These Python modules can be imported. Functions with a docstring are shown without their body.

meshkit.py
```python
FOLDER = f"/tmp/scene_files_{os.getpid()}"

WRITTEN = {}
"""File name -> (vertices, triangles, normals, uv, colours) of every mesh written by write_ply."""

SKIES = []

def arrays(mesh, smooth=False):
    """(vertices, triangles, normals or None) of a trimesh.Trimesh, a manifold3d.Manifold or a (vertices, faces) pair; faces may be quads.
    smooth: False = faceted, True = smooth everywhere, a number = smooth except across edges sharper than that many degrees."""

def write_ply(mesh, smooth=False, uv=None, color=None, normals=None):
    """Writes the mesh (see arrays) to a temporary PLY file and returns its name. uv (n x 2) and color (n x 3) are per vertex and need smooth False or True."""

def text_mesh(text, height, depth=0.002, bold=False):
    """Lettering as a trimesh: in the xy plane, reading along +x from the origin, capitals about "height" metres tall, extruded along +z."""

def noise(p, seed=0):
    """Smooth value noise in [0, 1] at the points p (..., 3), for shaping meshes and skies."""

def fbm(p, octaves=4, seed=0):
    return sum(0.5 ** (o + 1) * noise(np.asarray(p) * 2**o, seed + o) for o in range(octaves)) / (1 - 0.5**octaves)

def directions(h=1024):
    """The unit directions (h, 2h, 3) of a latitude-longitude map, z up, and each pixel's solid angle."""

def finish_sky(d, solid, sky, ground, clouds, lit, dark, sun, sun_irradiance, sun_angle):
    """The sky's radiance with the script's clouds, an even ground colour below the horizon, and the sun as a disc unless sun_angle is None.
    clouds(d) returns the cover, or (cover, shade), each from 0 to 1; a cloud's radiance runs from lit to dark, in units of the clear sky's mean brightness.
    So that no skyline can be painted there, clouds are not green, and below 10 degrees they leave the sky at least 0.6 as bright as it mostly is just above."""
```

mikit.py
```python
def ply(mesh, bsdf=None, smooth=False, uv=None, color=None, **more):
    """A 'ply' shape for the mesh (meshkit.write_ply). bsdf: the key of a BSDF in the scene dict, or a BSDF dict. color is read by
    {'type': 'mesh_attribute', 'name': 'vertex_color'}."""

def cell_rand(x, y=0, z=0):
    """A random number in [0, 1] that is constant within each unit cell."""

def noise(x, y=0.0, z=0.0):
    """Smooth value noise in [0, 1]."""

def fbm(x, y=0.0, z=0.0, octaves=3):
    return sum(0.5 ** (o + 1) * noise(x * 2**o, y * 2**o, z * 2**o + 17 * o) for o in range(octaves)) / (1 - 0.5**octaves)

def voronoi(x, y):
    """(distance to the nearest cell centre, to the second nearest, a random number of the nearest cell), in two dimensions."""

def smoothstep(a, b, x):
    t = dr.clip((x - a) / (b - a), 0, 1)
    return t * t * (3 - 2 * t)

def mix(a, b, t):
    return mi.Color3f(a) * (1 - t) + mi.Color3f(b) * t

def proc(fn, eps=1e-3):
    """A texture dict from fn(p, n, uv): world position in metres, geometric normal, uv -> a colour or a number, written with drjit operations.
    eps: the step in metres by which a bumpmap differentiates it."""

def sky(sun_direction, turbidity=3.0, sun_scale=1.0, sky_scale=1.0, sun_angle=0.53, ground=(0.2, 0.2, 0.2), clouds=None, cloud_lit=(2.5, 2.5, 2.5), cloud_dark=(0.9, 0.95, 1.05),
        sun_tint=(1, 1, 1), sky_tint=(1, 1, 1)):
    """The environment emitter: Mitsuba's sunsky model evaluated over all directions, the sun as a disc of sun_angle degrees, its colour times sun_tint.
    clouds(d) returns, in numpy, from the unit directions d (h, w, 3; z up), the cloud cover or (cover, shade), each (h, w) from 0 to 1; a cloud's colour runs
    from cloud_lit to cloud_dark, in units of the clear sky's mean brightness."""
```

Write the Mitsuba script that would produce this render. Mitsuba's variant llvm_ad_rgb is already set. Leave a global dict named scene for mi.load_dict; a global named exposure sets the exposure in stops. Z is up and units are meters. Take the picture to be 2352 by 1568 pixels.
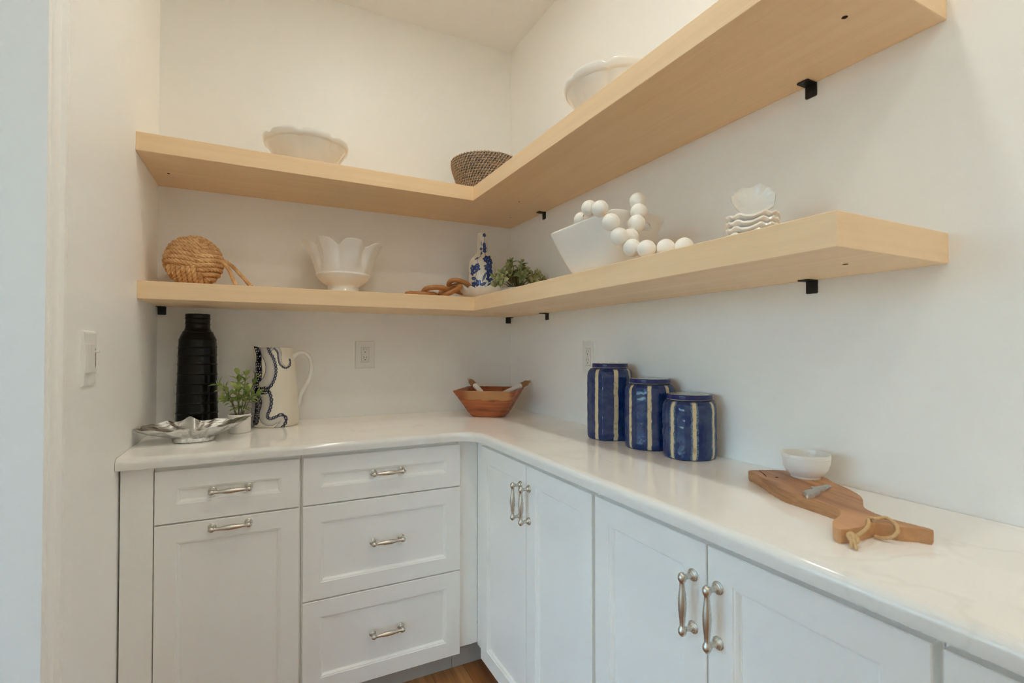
import math
import numpy as np
import trimesh
import shapely
import drjit as dr
import mitsuba as mi
import mikit
import meshkit
from mikit import proc, noise, fbm, smoothstep, mix, cell_rand

T = mi.ScalarTransform4f
PI = math.pi

# ------------------------------------------------------------------ camera, light, exposure
exposure = 1.58
CAM = np.array([-1.1585, -2.3111, 1.2184])
YAW, PITCH = math.radians(26.7746), math.radians(0.7991)
FWD = np.array([math.sin(YAW) * math.cos(PITCH), math.cos(YAW) * math.cos(PITCH), math.sin(PITCH)])
FOCUS = 1.75
CZ = 2.762                                   # ceiling height
LAMP_W = (7.9, 7.80, 7.10)                   # radiance of the ceiling lamps (warm)
LAMP_K = (4.6, 5.6, 4.0, 7.0)
LAMPS = [(-0.72, -0.82), (-0.72, -1.66), (-0.72, -2.50), (-0.72, -3.34)]  # the last one is an added fill lamp behind the viewer
scene = {
    'camera': {'type': 'thinlens', 'fov': 91.578, 'fov_axis': 'x', 'near_clip': 0.05, 'far_clip': 100.0, 'aperture_radius': 0.0016, 'focus_distance': FOCUS,
               'to_world': T().look_at(origin=CAM.tolist(), target=(CAM + FWD).tolist(), up=[0, 0, 1])},
    'sky': mikit.sky([0.85, 0.35, 0.55], turbidity=3.0, sun_scale=2.1, sky_scale=8.0, ground=(0.30, 0.29, 0.27), sky_tint=(0.91, 1.04, 1.02)),
}
labels = {}


# ------------------------------------------------------------------ helpers
def num(key):
    if key not in scene and key not in labels and not any(k.startswith(key + '__') for k in scene):
        return key
    i = 1
    while True:
        k = f'{key}_{i:03d}'
        if k not in scene and k not in labels and not any(q.startswith(k + '__') for q in scene):
            return k
        i += 1


def tag(key, label, cat=None, group=None, kind=None):
    d = {'label': label}
    if cat: d['category'] = cat
    if group: d['group'] = group
    if kind: d['kind'] = kind
    labels[key] = d
    return key


def thing(name, label, cat, group=None):
    return tag(num(name), label, cat, group)


def put(name, mesh, mat, parent=None, smooth=False, label=None, kind=None, **kw):
    key = num((parent + '__' if parent else '') + name)
    scene[key] = mesh if isinstance(mesh, dict) else mikit.ply(mesh, mat, smooth=smooth, **kw)
    if label or kind:
        labels[key] = {}
        if label: labels[key]['label'] = label
        if kind: labels[key]['kind'] = kind
    return key


def struct(name, mesh, mat, label, smooth=False):
    key = num(name)
    scene[key] = mikit.ply(mesh, mat, smooth=smooth)
    labels[key] = {'label': label, 'kind': 'structure'}
    return key


def TM(v, f):
    f = np.asarray(f)
    if f.shape[1] == 4:
        f = np.vstack([f[:, [0, 1, 2]], f[:, [0, 2, 3]]])
    return trimesh.Trimesh(np.asarray(v, float), f, process=False)


def cat(ms):
    return trimesh.util.concatenate(list(ms))


def box(x0, x1, y0, y1, z0, z1, b=0.0):
    """a box, its edges bevelled by b"""
    x0, x1 = min(x0, x1), max(x0, x1); y0, y1 = min(y0, y1), max(y0, y1); z0, z1 = min(z0, z1), max(z0, z1)
    if b <= 0:
        m = trimesh.creation.box((x1 - x0, y1 - y0, z1 - z0))
        m.apply_translation(((x0 + x1) / 2, (y0 + y1) / 2, (z0 + z1) / 2))
        return m
    p = []
    for sx, sy, sz in [(i, j, k) for i in (0, 1) for j in (0, 1) for k in (0, 1)]:
        c = np.array([(x0, x1)[sx], (y0, y1)[sy], (z0, z1)[sz]], float)
        d = np.array([1 - 2 * sx, 1 - 2 * sy, 1 - 2 * sz], float) * b
        for a in range(3):
            q = c + d
            q[a] = c[a]
            p.append(q)
    return trimesh.convex.convex_hull(np.array(p))


def lathe(prof, n=64, center=(0, 0, 0), caps=True):
    """revolve the closed-ended profile [(r, z)...] about z; outer side listed from the bottom up"""
    prof = [(max(r, 0.0), z) for r, z in prof]
    return grid_lathe(lambda th, i: prof[i], len(prof), n, center, caps)


def grid_lathe(fn, m, n, center=(0, 0, 0), caps=True):
    """rings i = 0..m-1 of n points; fn(theta array, i) -> (r, z); the ends are closed by fans"""
    th = np.arange(n) * 2 * PI / n
    V = []
    for i in range(m):
        r, z = fn(th, i)
        r = np.broadcast_to(r, th.shape); z = np.broadcast_to(z, th.shape)
        V.append(np.stack([r * np.cos(th), r * np.sin(th), z], 1))
    V = np.concatenate(V)
    F = []
    a = np.arange(n); b = (a + 1) % n
    for i in range(m - 1):
        F.append(np.stack([i * n + a, i * n + b, (i + 1) * n + b, (i + 1) * n + a], 1))
    F = np.concatenate(F)
    F = np.vstack([F[:, [0, 1, 2]], F[:, [0, 2, 3]]])
    if not caps: return TM(V + np.asarray(center), F)
    c0, c1 = V[:n].mean(0), V[-n:].mean(0)
    k = len(V)
    V = np.vstack([V, c0, c1])
    F = np.vstack([F, np.stack([b, a, a * 0 + k], 1), np.stack([(m - 1) * n + a, (m - 1) * n + b, a * 0 + k + 1], 1)])
    me = TM(V + np.asarray(center), F)
    return me


def resample(prof, step):
    """points along the polyline prof, about step apart"""
    p = np.asarray(prof, float)
    out = [p[0]]
    for a, b in zip(p[:-1], p[1:]):
        k = max(1, int(round(np.linalg.norm(b - a) / step)))
        out += [a + (b - a) * (j + 1) / k for j in range(k)]
    return np.array(out)


def spline(pts, n):
    """Catmull-Rom curve through pts with n points"""
    p = np.asarray(pts, float)
    p = np.vstack([2 * p[0] - p[1], p, 2 * p[-1] - p[-2]])
    t = np.linspace(0, len(p) - 3 - 1e-9, n)
    i = t.astype(int); u = (t - i)[:, None]
    a, b, c, d = p[i], p[i + 1], p[i + 2], p[i + 3]
    return 0.5 * (2 * b + (c - a) * u + (2 * a - 5 * b + 4 * c - d) * u ** 2 + (3 * b - a - 3 * c + d) * u ** 3)


def tube(path, rad, n=10, closed=False, flat=1.0, up=None):
    """a tube along path; rad a number or one per point"""
    p = np.asarray(path, float)
    m = len(p)
    r = np.broadcast_to(rad, (m,)).astype(float)
    t = (np.roll(p, -1, 0) - np.roll(p, 1, 0)) if closed else np.gradient(p, axis=0)
    t /= np.maximum(np.linalg.norm(t, axis=1, keepdims=True), 1e-12)
    u = np.array([0, 0, 1.0]) if up is None else np.asarray(up, float)
    if abs(t[0] @ u) > 0.95: u = np.array([1.0, 0, 0])
    N = []
    for i in range(m):
        u = u - (u @ t[i]) * t[i]
        u = u / max(np.linalg.norm(u), 1e-9)
        N.append(u)
    N = np.array(N); B = np.cross(t, N)
    a = np.arange(n) * 2 * PI / n
    V = (p[:, None] + r[:, None, None] * (np.cos(a)[None, :, None] * N[:, None] * flat + np.sin(a)[None, :, None] * B[:, None])).reshape(-1, 3)
    F = []
    k = np.arange(n); k2 = (k + 1) % n
    for i in range(m if closed else m - 1):
        j = (i + 1) % m
        F.append(np.stack([i * n + k, i * n + k2, j * n + k2, j * n + k], 1))
    F = np.concatenate(F)
    F = np.vstack([F[:, [0, 1, 2]], F[:, [0, 2, 3]]])
    if not closed:
        c = len(V)
        V = np.vstack([V, p[0], p[-1]])
        F = np.vstack([F, np.stack([k2, k, k * 0 + c], 1), np.stack([(m - 1) * n + k, (m - 1) * n + k2, k * 0 + c + 1], 1)])
    return TM(V, F)


def rope(path, R, plies=3, pitch=0.03, n=7, closed=False, fill=0.60):
    """a laid rope along path: plies twisted round each other"""
    p = np.asarray(path, float)
    m = len(p)
    t = (np.roll(p, -1, 0) - np.roll(p, 1, 0)) if closed else np.gradient(p, axis=0)
    t /= np.maximum(np.linalg.norm(t, axis=1, keepdims=True), 1e-12)
    u = np.array([0, 0, 1.0])
    if abs(t[0] @ u) > 0.95: u = np.array([1.0, 0, 0])
    N = []
    for i in range(m):
        u = u - (u @ t[i]) * t[i]
        u = u / np.linalg.norm(u)
        N.append(u)
    N = np.array(N); B = np.cross(t, N)
    s = np.concatenate([[0], np.cumsum(np.linalg.norm(np.diff(p, axis=0), axis=1))])
    out = []
    for k in range(plies):
        ph = 2 * PI * (s / pitch + k / plies)
        q = p + R * (1 - fill) * 1.12 * (np.cos(ph)[:, None] * N + np.sin(ph)[:, None] * B)
        out.append(tube(q, R * fill, n))
    return cat(out)


def extrude(poly, z0, z1):
    m = trimesh.creation.extrude_polygon(poly, z1 - z0, engine='earcut')
    m.apply_translation((0, 0, z0))
    return m


def loops(poly_loops, cap_first=True, cap_last=True):
    """a skin over loops of equal length (each n x 3); convex caps"""
    n = len(poly_loops[0])
    V = np.concatenate(poly_loops)
    k = np.arange(n); k2 = (k + 1) % n
    F = [np.stack([i * n + k, i * n + k2, (i + 1) * n + k2, (i + 1) * n + k], 1) for i in range(len(poly_loops) - 1)]
    F = np.concatenate(F)
    F = np.vstack([F[:, [0, 1, 2]], F[:, [0, 2, 3]]])
    for which, do in ((0, cap_first), (len(poly_loops) - 1, cap_last)):
        if do:
            c = len(V)
            V = np.vstack([V, poly_loops[which].mean(0)])
            f = np.stack([which * n + k, which * n + k2, k * 0 + c], 1)
            F = np.vstack([F, f[:, ::-1] if which == 0 else f])
    return TM(V, F)


def xf(mesh, m):
    q = mesh.copy()
    q.apply_transform(m)
    return q


def frame(o, x, y, z):
    m = np.eye(4)
    m[:3, 0], m[:3, 1], m[:3, 2], m[:3, 3] = x, y, z, o
    return m


def rotz(a):
    c, s = math.cos(a), math.sin(a)
    m = np.eye(4); m[0, 0], m[0, 1], m[1, 0], m[1, 1] = c, -s, s, c
    return m


def look_from(n, spin=0.0):
    """rotation whose z axis is n"""
    n = np.asarray(n, float) / np.linalg.norm(n)
    u = np.array([0, 0, 1.0]) if abs(n[2]) < 0.95 else np.array([1.0, 0, 0])
    x = np.cross(u, n); x /= np.linalg.norm(x)
    y = np.cross(n, x)
    x2 = math.cos(spin) * x + math.sin(spin) * y
    return x2, np.cross(n, x2), n


def srgb(r, g, b):
    c = np.array([r, g, b]) / 255.0
    return np.where(c <= 0.04045, c / 12.92, ((c + 0.055) / 1.055) ** 2.4)


# ------------------------------------------------------------------ materials
def pr_(base, rough=0.5, spec=0.5, **k):
    b = base if isinstance(base, dict) else {'type': 'rgb', 'value': [float(x) for x in base]}
    return {'type': 'twosided', 'bsdf': {'type': 'principled', 'base_color': b, 'roughness': rough, 'specular': spec, **k}}


def wood(c0, c1, ax, scale=1.0, fine=1.0, contrast=1.0):
    """grain along axis ax (0, 1 or 2) between two linear colours"""
    c0, c1 = [float(v) for v in c0], [float(v) for v in c1]

    def fn(p, n, uv):
        q = [p.x, p.y, p.z]
        s = [55.0 * scale] * 3
        s[ax] = 2.2 * scale
        a = fbm(q[0] * s[0] + 3.1, q[1] * s[1] + 7.7, q[2] * s[2] + 1.3, 3)
        s2 = [340.0 * fine] * 3
        s2[ax] = 9.0 * fine
        b = noise(q[0] * s2[0], q[1] * s2[1], q[2] * s2[2])
        big = fbm(q[0] * 3.0 + 11.0, q[1] * 3.0, q[2] * 3.0 + 5.0, 2)
        if ax == 1:                                 # the end face shows grain along x
            e = fbm(q[0] * 2.2 * scale, q[1] * 55.0 * scale, q[2] * 55.0 * scale + 1.3, 3)
            a = dr.select(dr.abs(n.y) > 0.5, e, a)
        t = 0.5 + contrast * ((a - 0.5) * 0.8 + (b - 0.5) * 0.35 + (big - 0.5) * 0.5)
        return mix(c0, c1, dr.clip(t, 0, 1))
    return proc(fn)


MAT = {
    'wall_paint': pr_((0.875, 0.870, 0.840), 0.42, 0.35),
    'ceiling_paint': pr_((0.875, 0.865, 0.835), 0.75, 0.2),
    'trim_paint': pr_((0.87, 0.865, 0.84), 0.35, 0.4),
    'cabinet_paint': pr_((0.865, 0.865, 0.84), 0.36, 0.4),
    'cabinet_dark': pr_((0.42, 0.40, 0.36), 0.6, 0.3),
    'black_gap': pr_((0.012, 0.010, 0.008), 0.9, 0.1),  # near-black: shade behind the filler gap, and dark plank joints
    'maple': pr_(wood(srgb(226, 194, 152), srgb(238, 209, 171), 0), 0.42, 0.35),
    'maple_side': pr_(wood(srgb(226, 194, 154), srgb(238, 209, 172), 1), 0.42, 0.35),
    'black_steel': pr_((0.010, 0.009, 0.008), 0.45, 0.4),
    'dark_hole': pr_((0.03, 0.015, 0.008), 0.9, 0.1),
    'nickel': {'type': 'twosided', 'bsdf': {'type': 'roughconductor', 'alpha': 0.17, 'eta': {'type': 'rgb', 'value': [1.6, 1.45, 1.25]}, 'k': {'type': 'rgb', 'value': [3.3, 2.9, 2.35]}}},
    'white_glaze': pr_((0.80, 0.785, 0.745), 0.12, 0.5),
    'pearl_glaze': pr_((0.80, 0.785, 0.745), 0.24, 0.6),
    'cream_glaze': pr_((0.80, 0.775, 0.72), 0.22, 0.5),
    'black_glaze': pr_((0.0035, 0.0035, 0.0035), 0.06, 0.27),
    'white_matte': pr_((0.80, 0.77, 0.72), 0.6, 0.3),
    'bead_wood': pr_((0.82, 0.79, 0.73), 0.38, 0.4),
    'plate_plastic': pr_((0.80, 0.79, 0.755), 0.3, 0.5),
    'device_plastic': pr_((0.76, 0.745, 0.70), 0.3, 0.5),
    'soil': pr_((0.05, 0.035, 0.025), 0.95, 0.1),
    'painted': pr_({'type': 'mesh_attribute', 'name': 'vertex_color'}, 0.09, 0.6),
    'painted_satin': pr_({'type': 'mesh_attribute', 'name': 'vertex_color'}, 0.22, 0.5),
}


def quartz(p, n, uv):
    v = fbm(p.x * 7.0 + 2.2 * fbm(p.x * 3.0, p.y * 3.0, 4.0, 3), p.y * 7.0, p.z * 7.0 + 3.0, 4)
    vein = smoothstep(0.03, 0.0, dr.abs(v - 0.5)) * smoothstep(0.42, 0.7, fbm(p.x * 2.5 + 9.0, p.y * 2.5, 1.0, 2))
    cl = fbm(p.x * 14.0, p.y * 14.0, 2.0, 3)
    return mix(mix((0.755, 0.745, 0.715), (0.79, 0.78, 0.75), cl), (0.62, 0.605, 0.57), vein * 0.28)


MAT['quartz'] = pr_(proc(quartz), 0.10, 0.5)


def plank_fn(dark, light, seed):
    def fn(p, n, uv):
        a = fbm(p.x * 60 + seed * 7.1, p.y * 3.0 + seed * 3.3, 0.5, 3)
        b = noise(p.x * 320 + seed, p.y * 10, 1.0)
        return mix(dark, light, dr.clip(0.5 + (a - 0.5) * 1.3 + (b - 0.5) * 0.35, 0, 1))
    return proc(fn)


MAT['plank_a'] = pr_(plank_fn((0.22, 0.07, 0.022), (0.40, 0.17, 0.055), 1), 0.3, 0.5)
MAT['plank_b'] = pr_(plank_fn((0.30, 0.13, 0.045), (0.50, 0.25, 0.095), 2), 0.3, 0.5)
MAT['plank_c'] = pr_(plank_fn((0.13, 0.035, 0.012), (0.28, 0.09, 0.03), 3), 0.3, 0.5)


def acacia_fn(p, n, uv):
    a = fbm(p.x * 10 + p.y * 7, p.z * 75, p.y * 10, 3)
    b = fbm(p.x * 24 + 4, p.z * 190 + 2, p.y * 24, 2)
    k = smoothstep(0.70, 0.80, fbm(p.x * 26 + 7, p.z * 40, p.y * 26, 2))
    c = mix((0.21, 0.046, 0.015), (0.47, 0.138, 0.048), dr.clip(0.5 + (a - 0.5) * 1.7 + (b - 0.5) * 0.7, 0, 1))
    c = mix(c, (0.10, 0.025, 0.010), k * 0.6)
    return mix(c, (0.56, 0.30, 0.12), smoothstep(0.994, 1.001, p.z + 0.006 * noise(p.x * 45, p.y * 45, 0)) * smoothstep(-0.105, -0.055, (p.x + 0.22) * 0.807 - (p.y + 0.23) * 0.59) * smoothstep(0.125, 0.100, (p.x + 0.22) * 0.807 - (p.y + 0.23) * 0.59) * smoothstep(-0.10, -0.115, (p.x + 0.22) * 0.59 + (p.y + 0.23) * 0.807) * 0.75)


MAT['acacia'] = pr_(proc(acacia_fn), 0.33, 0.5)


def board_fn(p, n, uv):
    u = p.x * 0.35 + p.y * 0.94
    w = p.x * 0.94 - p.y * 0.35
    a = fbm(u * 7, w * 60 + 3 * fbm(u * 5, w * 9, 2.0, 2), p.z * 60, 3)
    b = noise(u * 25, w * 320, p.z * 320)
    c = mix((0.27, 0.112, 0.045), (0.53, 0.27, 0.125), dr.clip(0.5 + (a - 0.5) * 1.5 + (b - 0.5) * 0.4, 0, 1))
    return mix(c, (0.58, 0.32, 0.15), smoothstep(-0.235, -0.29, p.x + 0.25 * (p.y + 1.75)) * 0.55)


MAT['board_wood'] = pr_(proc(board_fn), 0.45, 0.4)
MAT['chain_wood'] = pr_(wood((0.30, 0.115, 0.035), (0.52, 0.25, 0.095), 0, 1.4, 0.8), 0.35, 0.4)
MAT['server_wood'] = pr_(wood((0.20, 0.085, 0.03), (0.36, 0.17, 0.065), 0, 1.5, 1.0), 0.35, 0.4)


def jute_fn(p, n, uv):
    a = noise(p.x * 420, p.y * 420, p.z * 420)
    b = fbm(p.x * 40, p.y * 40, p.z * 40, 2)
    return mix((0.48, 0.25, 0.105), (0.84, 0.57, 0.30), dr.clip(0.5 + (a - 0.5) * 0.6 + (b - 0.5) * 1.2, 0, 1))


MAT['jute'] = pr_(proc(jute_fn), 0.75, 0.2)
MAT['cord'] = pr_((0.56, 0.38, 0.20), 0.8, 0.2)


def hammered(p, n, uv):
    return fbm(p.x * 75, p.y * 75, p.z * 75, 2) + 0.35 * noise(p.x * 260, p.y * 260, p.z * 260)


MAT['pewter'] = {'type': 'twosided', 'bsdf': {'type': 'bumpmap', 'arbitrary': proc(hammered, eps=1e-3), 'scale': 0.0036, 'bsdf': {'type': 'roughconductor', 'alpha': 0.30, 'eta': {'type': 'rgb', 'value': [1.2, 1.17, 1.10]}, 'k': {'type': 'rgb', 'value': [5.6, 5.4, 5.0]}}}}
MAT['dull_steel'] = {'type': 'twosided', 'bsdf': {'type': 'roughconductor', 'alpha': 0.34, 'eta': {'type': 'rgb', 'value': [1.5, 1.5, 1.45]}, 'k': {'type': 'rgb', 'value': [3.9, 3.7, 3.4]}}}


def rattan_fn(p, n, uv):
    a = cell_rand(p.x * 70, p.y * 70, p.z * 95)
    b = noise(p.x * 90, p.y * 90, p.z * 160)
    return mix(mix((0.085, 0.075, 0.065), (0.27, 0.235, 0.19), a), (0.34, 0.22, 0.13), smoothstep(0.6, 0.85, b) * 0.8)


MAT['rattan_grey'] = pr_(proc(rattan_fn), 0.6, 0.3)
MAT['rattan_wrap'] = pr_((0.58, 0.40, 0.26), 0.55, 0.3)


def leaf_mat(c, tr):
    return {'type': 'principledthin', 'base_color': {'type': 'rgb', 'value': list(c)}, 'roughness': 0.5, 'diff_trans': tr, 'spec_trans': 0.0}


MAT['leaf_a'] = leaf_mat((0.29, 0.39, 0.12), 0.5)
MAT['leaf_b'] = leaf_mat((0.44, 0.52, 0.20), 0.5)
MAT['leaf_c'] = leaf_mat((0.18, 0.27, 0.09), 0.45)
MAT['sage_a'] = leaf_mat((0.36, 0.39, 0.19), 0.45)
MAT['sage_b'] = leaf_mat((0.48, 0.50, 0.27), 0.45)
MAT['sage_c'] = leaf_mat((0.20, 0.25, 0.12), 0.35)
MAT['stem'] = pr_((0.16, 0.14, 0.06), 0.7, 0.2)
MAT['pot_grey'] = pr_((0.50, 0.52, 0.53), 0.5, 0.3)
MAT['glass'] = {'type': 'thindielectric', 'int_ior': 1.5}
MAT['hall_paint'] = pr_((0.82, 0.83, 0.83), 0.7, 0.2)
scene.update(MAT)

# ------------------------------------------------------------------ the room
XL = -1.5127
FY = -4.00                                   # front wall, behind the camera
DY0, DY1, DZ = -1.1005, -1.98, 2.14           # doorway in the left wall
struct('wall_back', box(XL - 0.12, 0.12, 0, 0.12, -0.02, CZ + 0.1), 'wall_paint', 'plain off-white wall behind the drawer cabinets and short shelf ends')
struct('wall_right', box(0, 0.12, FY - 0.12, 0.0, -0.02, CZ + 0.1), 'wall_paint', 'plain off-white wall above the long run of door cabinets')
struct('wall_left', cat([box(XL - 0.12, XL, DY0, 0, -0.02, CZ + 0.1), box(XL - 0.12, XL, FY - 0.12, DY1, -0.02, CZ + 0.1), box(XL - 0.12, XL, DY1, DY0, DZ, CZ + 0.1)]), 'wall_paint',
       'plain off-white wall at the left with the light switch and doorway')
struct('wall_front', box(XL, 0, FY - 0.12, FY, -0.02, CZ + 0.1), 'wall_paint', 'plain off-white wall behind the viewer')
struct('ceiling', box(XL, 0, FY, 0, CZ, CZ + 0.1), 'ceiling_paint', 'flat off-white ceiling')
fl = struct('floor', box(XL, 0, FY, 0, -0.06, -0.016), 'black_gap', 'dark reddish-brown hardwood plank floor')
rng = np.random.default_rng(4)
xs = [XL + 0.003]
x = -0.455 - 0.127 * 8
while x < -0.01:
    if x > xs[-1] + 0.03: xs.append(x)
    x += 0.127
xs.append(-0.003)
for i, (a, b) in enumerate(zip(xs[:-1], xs[1:])):
    y = FY + 0.004 - rng.uniform(0, 0.7)
    while y < -0.004:
        l = rng.uniform(0.55, 1.25)
        y0, y1 = max(y, FY + 0.003), min(y + l, -0.003)
        if y1 - y0 > 0.02:
            put('plank', box(a + 0.0006, b - 0.0006, y0 + 0.0006, y1 - 0.0006, -0.016, rng.uniform(-0.0004, 0), 0.0012), 'plank_' + 'abcab'[(i * 3 + int(rng.integers(0, 5))) % 5], fl)
        y += l

# doorway jamb and stepped casing on the left wall
JT = 0.018
struct('trim_1', cat([box(XL - 0.125, XL + 0.004, DY0 - JT, DY0, 0, DZ, 0.001), box(XL - 0.125, XL + 0.004, DY1, DY1 + JT, 0, DZ, 0.001), box(XL - 0.125, XL + 0.004, DY1 + JT, DY0 - JT, DZ - JT, DZ, 0.001)]),
       'trim_paint', 'white jamb boards lining the doorway at far left')


def casing(y_in, sgn):
    """an upright of the casing: steps up from the opening to a back band"""
    prof = [(0, 0), (0, 0.006), (0.003, 0.008), (0.030, 0.008), (0.032, 0.0085), (0.036, 0.0150), (0.039, 0.0162), (0.050, 0.0162), (0.0525, 0.0145), (0.0525, 0)]
    lo = [np.array([[XL + q, y_in + sgn * a, z] for a, q in prof]) for z in (0.0, DZ + 0.050)]
    return loops(lo if sgn < 0 else [l[::-1] for l in lo])


cs = cat([casing(DY0 - 0.004, 1), casing(DY1 + 0.004, -1), box(XL, XL + 0.0155, DY1 - 0.050, DY0 + 0.050, DZ - 0.004, DZ + 0.050, 0.002)])
struct('trim_2', cs, 'trim_paint', 'white stepped door casing at the left edge of the picture', smooth=30)
struct('baseboard_left', cat([box(XL, XL + 0.014, DY0 + 0.07, -0.60, 0, 0.13, 0.003), box(XL, XL + 0.014, FY, DY1 - 0.07, 0, 0.13, 0.003)]), 'trim_paint', 'white baseboard along the left wall')

# unseen hall past the doorway; its glazed wall is placed to let daylight in
HX = -4.3
struct('floor_hall', box(HX - 0.1, XL - 0.0, -4.7, 0.8, -0.06, -0.012), 'plank_b', 'wood floor of the unseen hall beyond the doorway')
struct('ceiling_hall', box(HX - 0.1, XL - 0.12, -4.7, 0.8, CZ, CZ + 0.1), 'ceiling_paint', 'ceiling of the unseen hall beyond the doorway')
struct('wall_hall_far', box(HX - 0.1, XL - 0.12, 0.68, 0.80, -0.02, CZ), 'hall_paint', 'far side wall of the unseen hall beyond the doorway')
struct('wall_hall_near', box(HX - 0.1, XL - 0.12, -4.7, -4.58, -0.02, CZ), 'hall_paint', 'near side wall of the unseen hall beyond the doorway')
struct('wall_hall_end', cat([box(XL - 0.12, XL, 0.12, 0.68, -0.02, CZ), box(XL - 0.12, XL, -4.58, FY - 0.12, -0.02, CZ)]), 'hall_paint', 'end stubs of the unseen hall wall')
struct('wall_hall_window', box(HX - 0.1, HX, -4.58, 0.68, 2.45, CZ), 'hall_paint', 'strip of wall over the glazed doors of the unseen hall')
wys = np.linspace(-4.58, 0.68, 5)
wk = num('unseen_window_1')
scene[wk] = mikit.ply(cat([box(HX - 0.07, HX - 0.01, y - 0.03, y + 0.03, 0, 2.45, 0.003) for y in np.clip(wys, -4.55, 0.65)] + [box(HX - 0.07, HX - 0.01, -4.55, 0.65, a, b, 0.003) for a, b in ((0, 0.08), (2.38, 2.45))]), 'trim_paint')
labels[wk] = {'label': 'unseen wide glazed wall of the hall, placed to send daylight through the doorway', 'kind': 'structure'}
for a, b in zip(wys[:-1], wys[1:]):
    put('pane', TM([[HX - 0.04, a + 0.03, 0.08], [HX - 0.04, b - 0.03, 0.08], [HX - 0.04, b - 0.03, 2.38], [HX - 0.04, a + 0.03, 2.38]], [[0, 1, 2, 3]]), 'glass', wk)

# ceiling lamps; the last is added as fill for the back run
for i, (lx, ly) in enumerate(LAMPS):
    k = thing('ceiling_light', ('round flush ceiling light nearest the back wall', 'round flush ceiling light in the middle of the ceiling row', 'round flush ceiling light above the viewer', 'added round fill light on the ceiling behind the viewer')[i], 'ceiling light')
    put('trim_ring', lathe([(0.055, CZ - 0.0001), (0.055, CZ - 0.004), (0.078, CZ - 0.004), (0.082, CZ)], 48, (lx, ly, 0), caps=False), 'trim_paint', k)
    scene[k + '__lens'] = {'type': 'disk', 'to_world': T().translate([lx, ly, CZ - 0.0045]).rotate([1, 0, 0], 180).scale(0.055),
                           'emitter': {'type': 'area', 'radiance': {'type': 'rgb', 'value': [v * LAMP_K[i] for v in LAMP_W]}}}

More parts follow.
